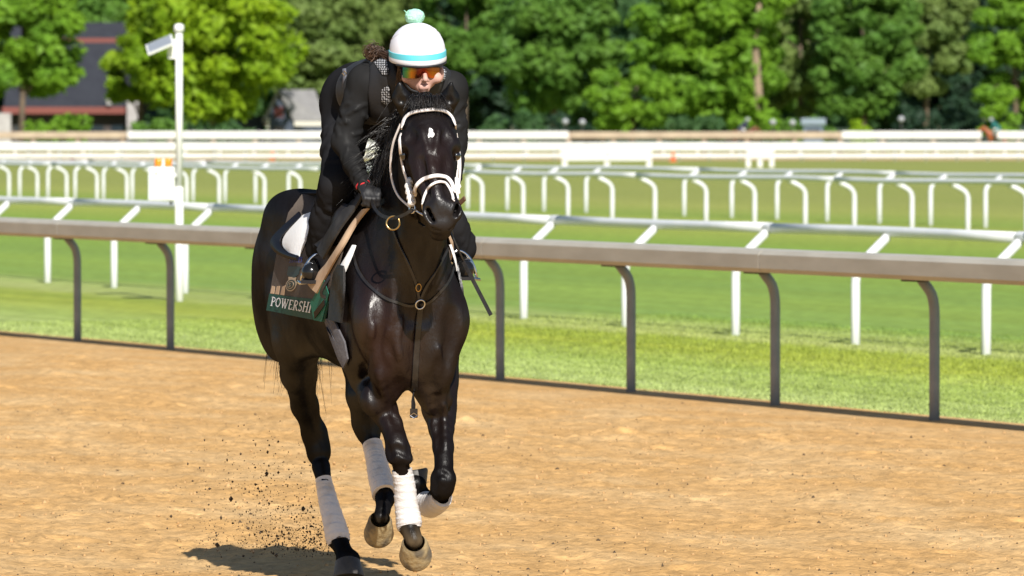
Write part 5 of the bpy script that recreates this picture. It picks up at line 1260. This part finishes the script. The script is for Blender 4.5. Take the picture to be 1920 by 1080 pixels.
helmet = helrings([-.02, -.13, -.15, -.13, -.05, .03, .12, .22, .34, .46, .58, .7, .8, .88, .94, .98, .999], [-.012, -.004, .001, .004, .0045, .003, .001, 0, 0, 0, 0, 0, 0, 0, 0, 0, 0], 'helmet', M_cover, person, True)
helrings([-.035, -.03, .05, .10, .165, .17], [.000, .0035, .0035, .0033, .003, 0], 'band', M_teal, helmet)
for a in (-.62, .62, 2.4, -2.4, math.pi):                         # seams of the cover
    MB().tube([hel(a*(1-.75*t), .24+.74*t, .0006) for t in np.linspace(0, 1, 14)], .0012, 5).build('seam', M_cover, helmet, True)
pv = MB()
V = []; F = []; n = 15                                            # short dark peak
for i in range(n):
    a = -1.1+2.2*i/(n-1); V += [hel(a, -.12, -.004), hel(a, -.15, .016*math.cos(a)), hel(a, -.19, .014*math.cos(a)), hel(a, -.17, -.006)]
for i in range(n-1):
    for k in range(4): F.append((i*4+k, i*4+(k+1) % 4, (i+1)*4+(k+1) % 4, (i+1)*4+k))
mk('peak', V, F, M_glove, helmet, True)
pc = P(777.5, 31, 27.56); b = ball(pc, 1.0, 28, 20); V = np.array(b.v)-pc; V = V*(.041+.0016*vnoise(V, 11, 3)+.0014*rng.normal(size=len(V)))[:, None]*np.array([1, 1, .78])+pc
mk('pompom', V, b.f, M_mint, helmet, True)
MB().tube([pc+np.array([-.028, -.01, .012]), pc+np.array([-.044, -.012, .026])], [.003, .001], 5).build('thread', M_mint, helmet)
# chin strap and sunglasses
MB().ribbon(spline([P(752, 128, 27.50), P(757, 150, 27.475), P(770, 168, 27.47), P(790, 174, 27.46)], 5), [(-.6, -.8, 0)]*16, .010, .003).build('chin_strap', M_glove, helmet, True)
def lens_mat():
    m = mat('mirror_lens', (.3, .1, .05), .12, metal=.85); n = m.node_tree.nodes; l = m.node_tree.links; b = n['Principled BSDF']
    tc = n.new('ShaderNodeTexCoord'); sx = n.new('ShaderNodeSeparateXYZ'); l.new(tc.outputs['Generated'], sx.inputs[0]); r = n.new('ShaderNodeValToRGB'); e = r.color_ramp.elements
    e[0].position = 0; e[0].color = (.02, .16, .15, 1); e[1].position = 1; e[1].color = (.45, .13, .02, 1)
    for p_, c in ((.12, (.10, .25, .06)), (.24, (.45, .18, .02)), (.40, (.10, .02, .01)), (.6, (.18, .02, .01)), (.82, (.6, .15, .02))): x = e.new(p_); x.color = (*c, 1)
    l.new(sx.outputs[0], r.inputs[0]); l.new(r.outputs[0], b.inputs['Base Color']); return m
sg = MB(); V = []; F = []; n = 21
for i in range(n):
    t = i/(n-1); x = 755+69*t; bow = (t-.47)*2; D = 27.415+.052*bow*bow+.006*bow; nose = math.exp(-((t-.59)/.10)**2)
    V += [P(x, 125+1.2*bow, D), P(x, 137, D-.004), P(x, 147-8.5*nose-5*max(0, abs(bow)-.6), D+.003)]
for i in range(n-1): F += [(i*3, i*3+3, i*3+4, i*3+1), (i*3+1, i*3+4, i*3+5, i*3+2)]
k = len(V); V2 = [v+np.array([0, .004, 0]) for v in V]; F += [tuple(q+k for q in f[::-1]) for f in F]
glasses = mk('sunglasses', V+V2, F, lens_mat(), person, True)
MB().tube([V[3*i]+np.array([0, -.001, .001]) for i in range(n)], .0028, 6).build('frame', M_glove, glasses, True)
for a, e in ((V[0], P(750, 128, 27.56)), (V[3*(n-1)], P(828, 128, 27.56))): MB().tube([a, e], .0026, 5).build('temple_arm', M_glove, glasses)
# stirrup irons (belong to the saddle) under the boots
iron(toeR*.75+heelR*.25+np.array([0, 0, -.045]), -1); iron(toeL*.75+heelL*.25+np.array([0, 0, -.045]), 1)
# riding crop in the left hand
crop = empty('riding_crop', P(920, 590, 27.60), 'black riding crop slanting down beside the horse shoulder', 'riding crop')
c0, c1 = P(838, 430, 27.66), P(921, 591, 27.56); MB().tube([hLft+np.array([0, 0, -.02]), c0*.9+hLft*.1, c0*.6+c1*.4], [.007, .006, .005], 8).build('shaft', M_leather, crop, True)
sm(MB().ribbon([c0*.62+c1*.38, c0*.5+c1*.5, c1], [(-.3, -.95, 0)]*3, .017, .007).build('flap', M_leather, crop), 50)

# ---- sand kicked up behind the hind hoof
pts = []; sz = []
for k in range(2000):
    t = random.random(); c = G(640, 1100); r = random.random()**.7
    px = 610-270*r*random.random()**.8+random.gauss(0, 26); py = 1030-230*r*random.random()**1.6+random.gauss(0, 18); D = 29.1+random.uniform(-.3, .9)
    if py > 1045 or px > 690: continue
    q = P(px, py, D)
    if q[2] > .01: pts.append(q); sz.append(min(.0022*math.exp(random.gauss(0, .55)), .011))
for k in range(26):
    q = P(random.uniform(480, 680), random.uniform(720, 860), 29.3+random.random()*.5); pts.append(q); sz.append(random.uniform(.0015, .003))
clods('flying_dirt', pts, sz, M_clod2, 'dark dirt kicked up behind the hind hoof', 'dirt')
# ---- far riders on the outer track
M_bay = mat('bay_coat', (.14, .04, .018), .5); M_chest = mat('chestnut_coat', (.30, .075, .02), .5); M_tealc = mat('teal_jacket', (.01, .12, .11), .7); M_navyc = mat('navy_jacket', (.02, .02, .06), .7)
def far_rider(px, D, face, coat, jacket, hlab, rlab):
    b = np.array([(px-960)*D/FPX, D, 0]); fw = np.array([face, 0, 0.]); f = Field(b+(-1.6, -.5, -.02), b+(1.6, .5, 2.2), .05); q = lambda s_, z, t=0: b+fw*s_+np.array([0, t, z])
    f.ell(q(0, 1.25), (.75, .28, .33), None, .1); f.ell(q(-.6, 1.3), (.35, .28, .32), None, .1); f.cap(q(.5, 1.4), q(.95, 1.8), .22, .13, .1); f.cap(q(.95, 1.82), q(1.35, 1.55), .13, .08, .05)
    for s_, t, e in ((.45, .13, .25), (.5, -.13, -.2), (-.65, .13, -.3), (-.6, -.13, .2)): f.cap(q(s_, 1.1, t), q(s_+e*.5, .6, t), .11, .07, .06); f.cap(q(s_+e*.5, .6, t), q(s_+e, .06, t), .06, .06, .03)
    f.cap(q(-.85, 1.4), q(-1.15, .8), .07, .05, .05)
    h_ = empty('horse', b, hlab, 'horse'); mk('body', *f.mesh(), coat, h_, True)
    f = Field(b+(-.8, -.5, .8), b+(1.0, .5, 2.75), .045)
    f.cap(q(-.2, 1.75), q(.2, 2.15), .17, .17, .06); f.ell(q(.38, 2.36), (.13, .11, .14), None, .03)
    for t in (-.25, .25): f.cap(q(.15, 2.1, t*.7), q(.35, 1.8, t), .07, .06, .04); f.cap(q(.35, 1.8, t), q(.6, 1.72, t*.4), .055, .04, .03); f.cap(q(-.15, 1.7, t*.7), q(.25, 1.4, t*1.3), .11, .08, .04); f.cap(q(.25, 1.4, t*1.3), q(-.05, 1.05, t*1.3), .08, .06, .04)
    p_ = empty('person', q(-.1, 1.05), rlab, 'person'); mk('body', *f.mesh(), jacket, p_, True); mk('helmet', *(lambda m_: (m_.v, m_.f))(ball(q(.38, 2.43), (.17, .15, .14))), M_globe, p_, True)
    mk('breeches', *(lambda m_: (m_.v, m_.f))(ball(q(-.05, 1.62), (.30, .24, .20))), M_whitefar, p_, True)
far_rider(1868, 496, -1, M_chest, M_tealc, 'distant chestnut horse behind the white rail at far right', 'distant rider in teal on the chestnut horse')
far_rider(1392, 500, 1, M_bay, M_navyc, 'distant bay horse behind the tan rail', 'distant rider in navy on the bay horse')
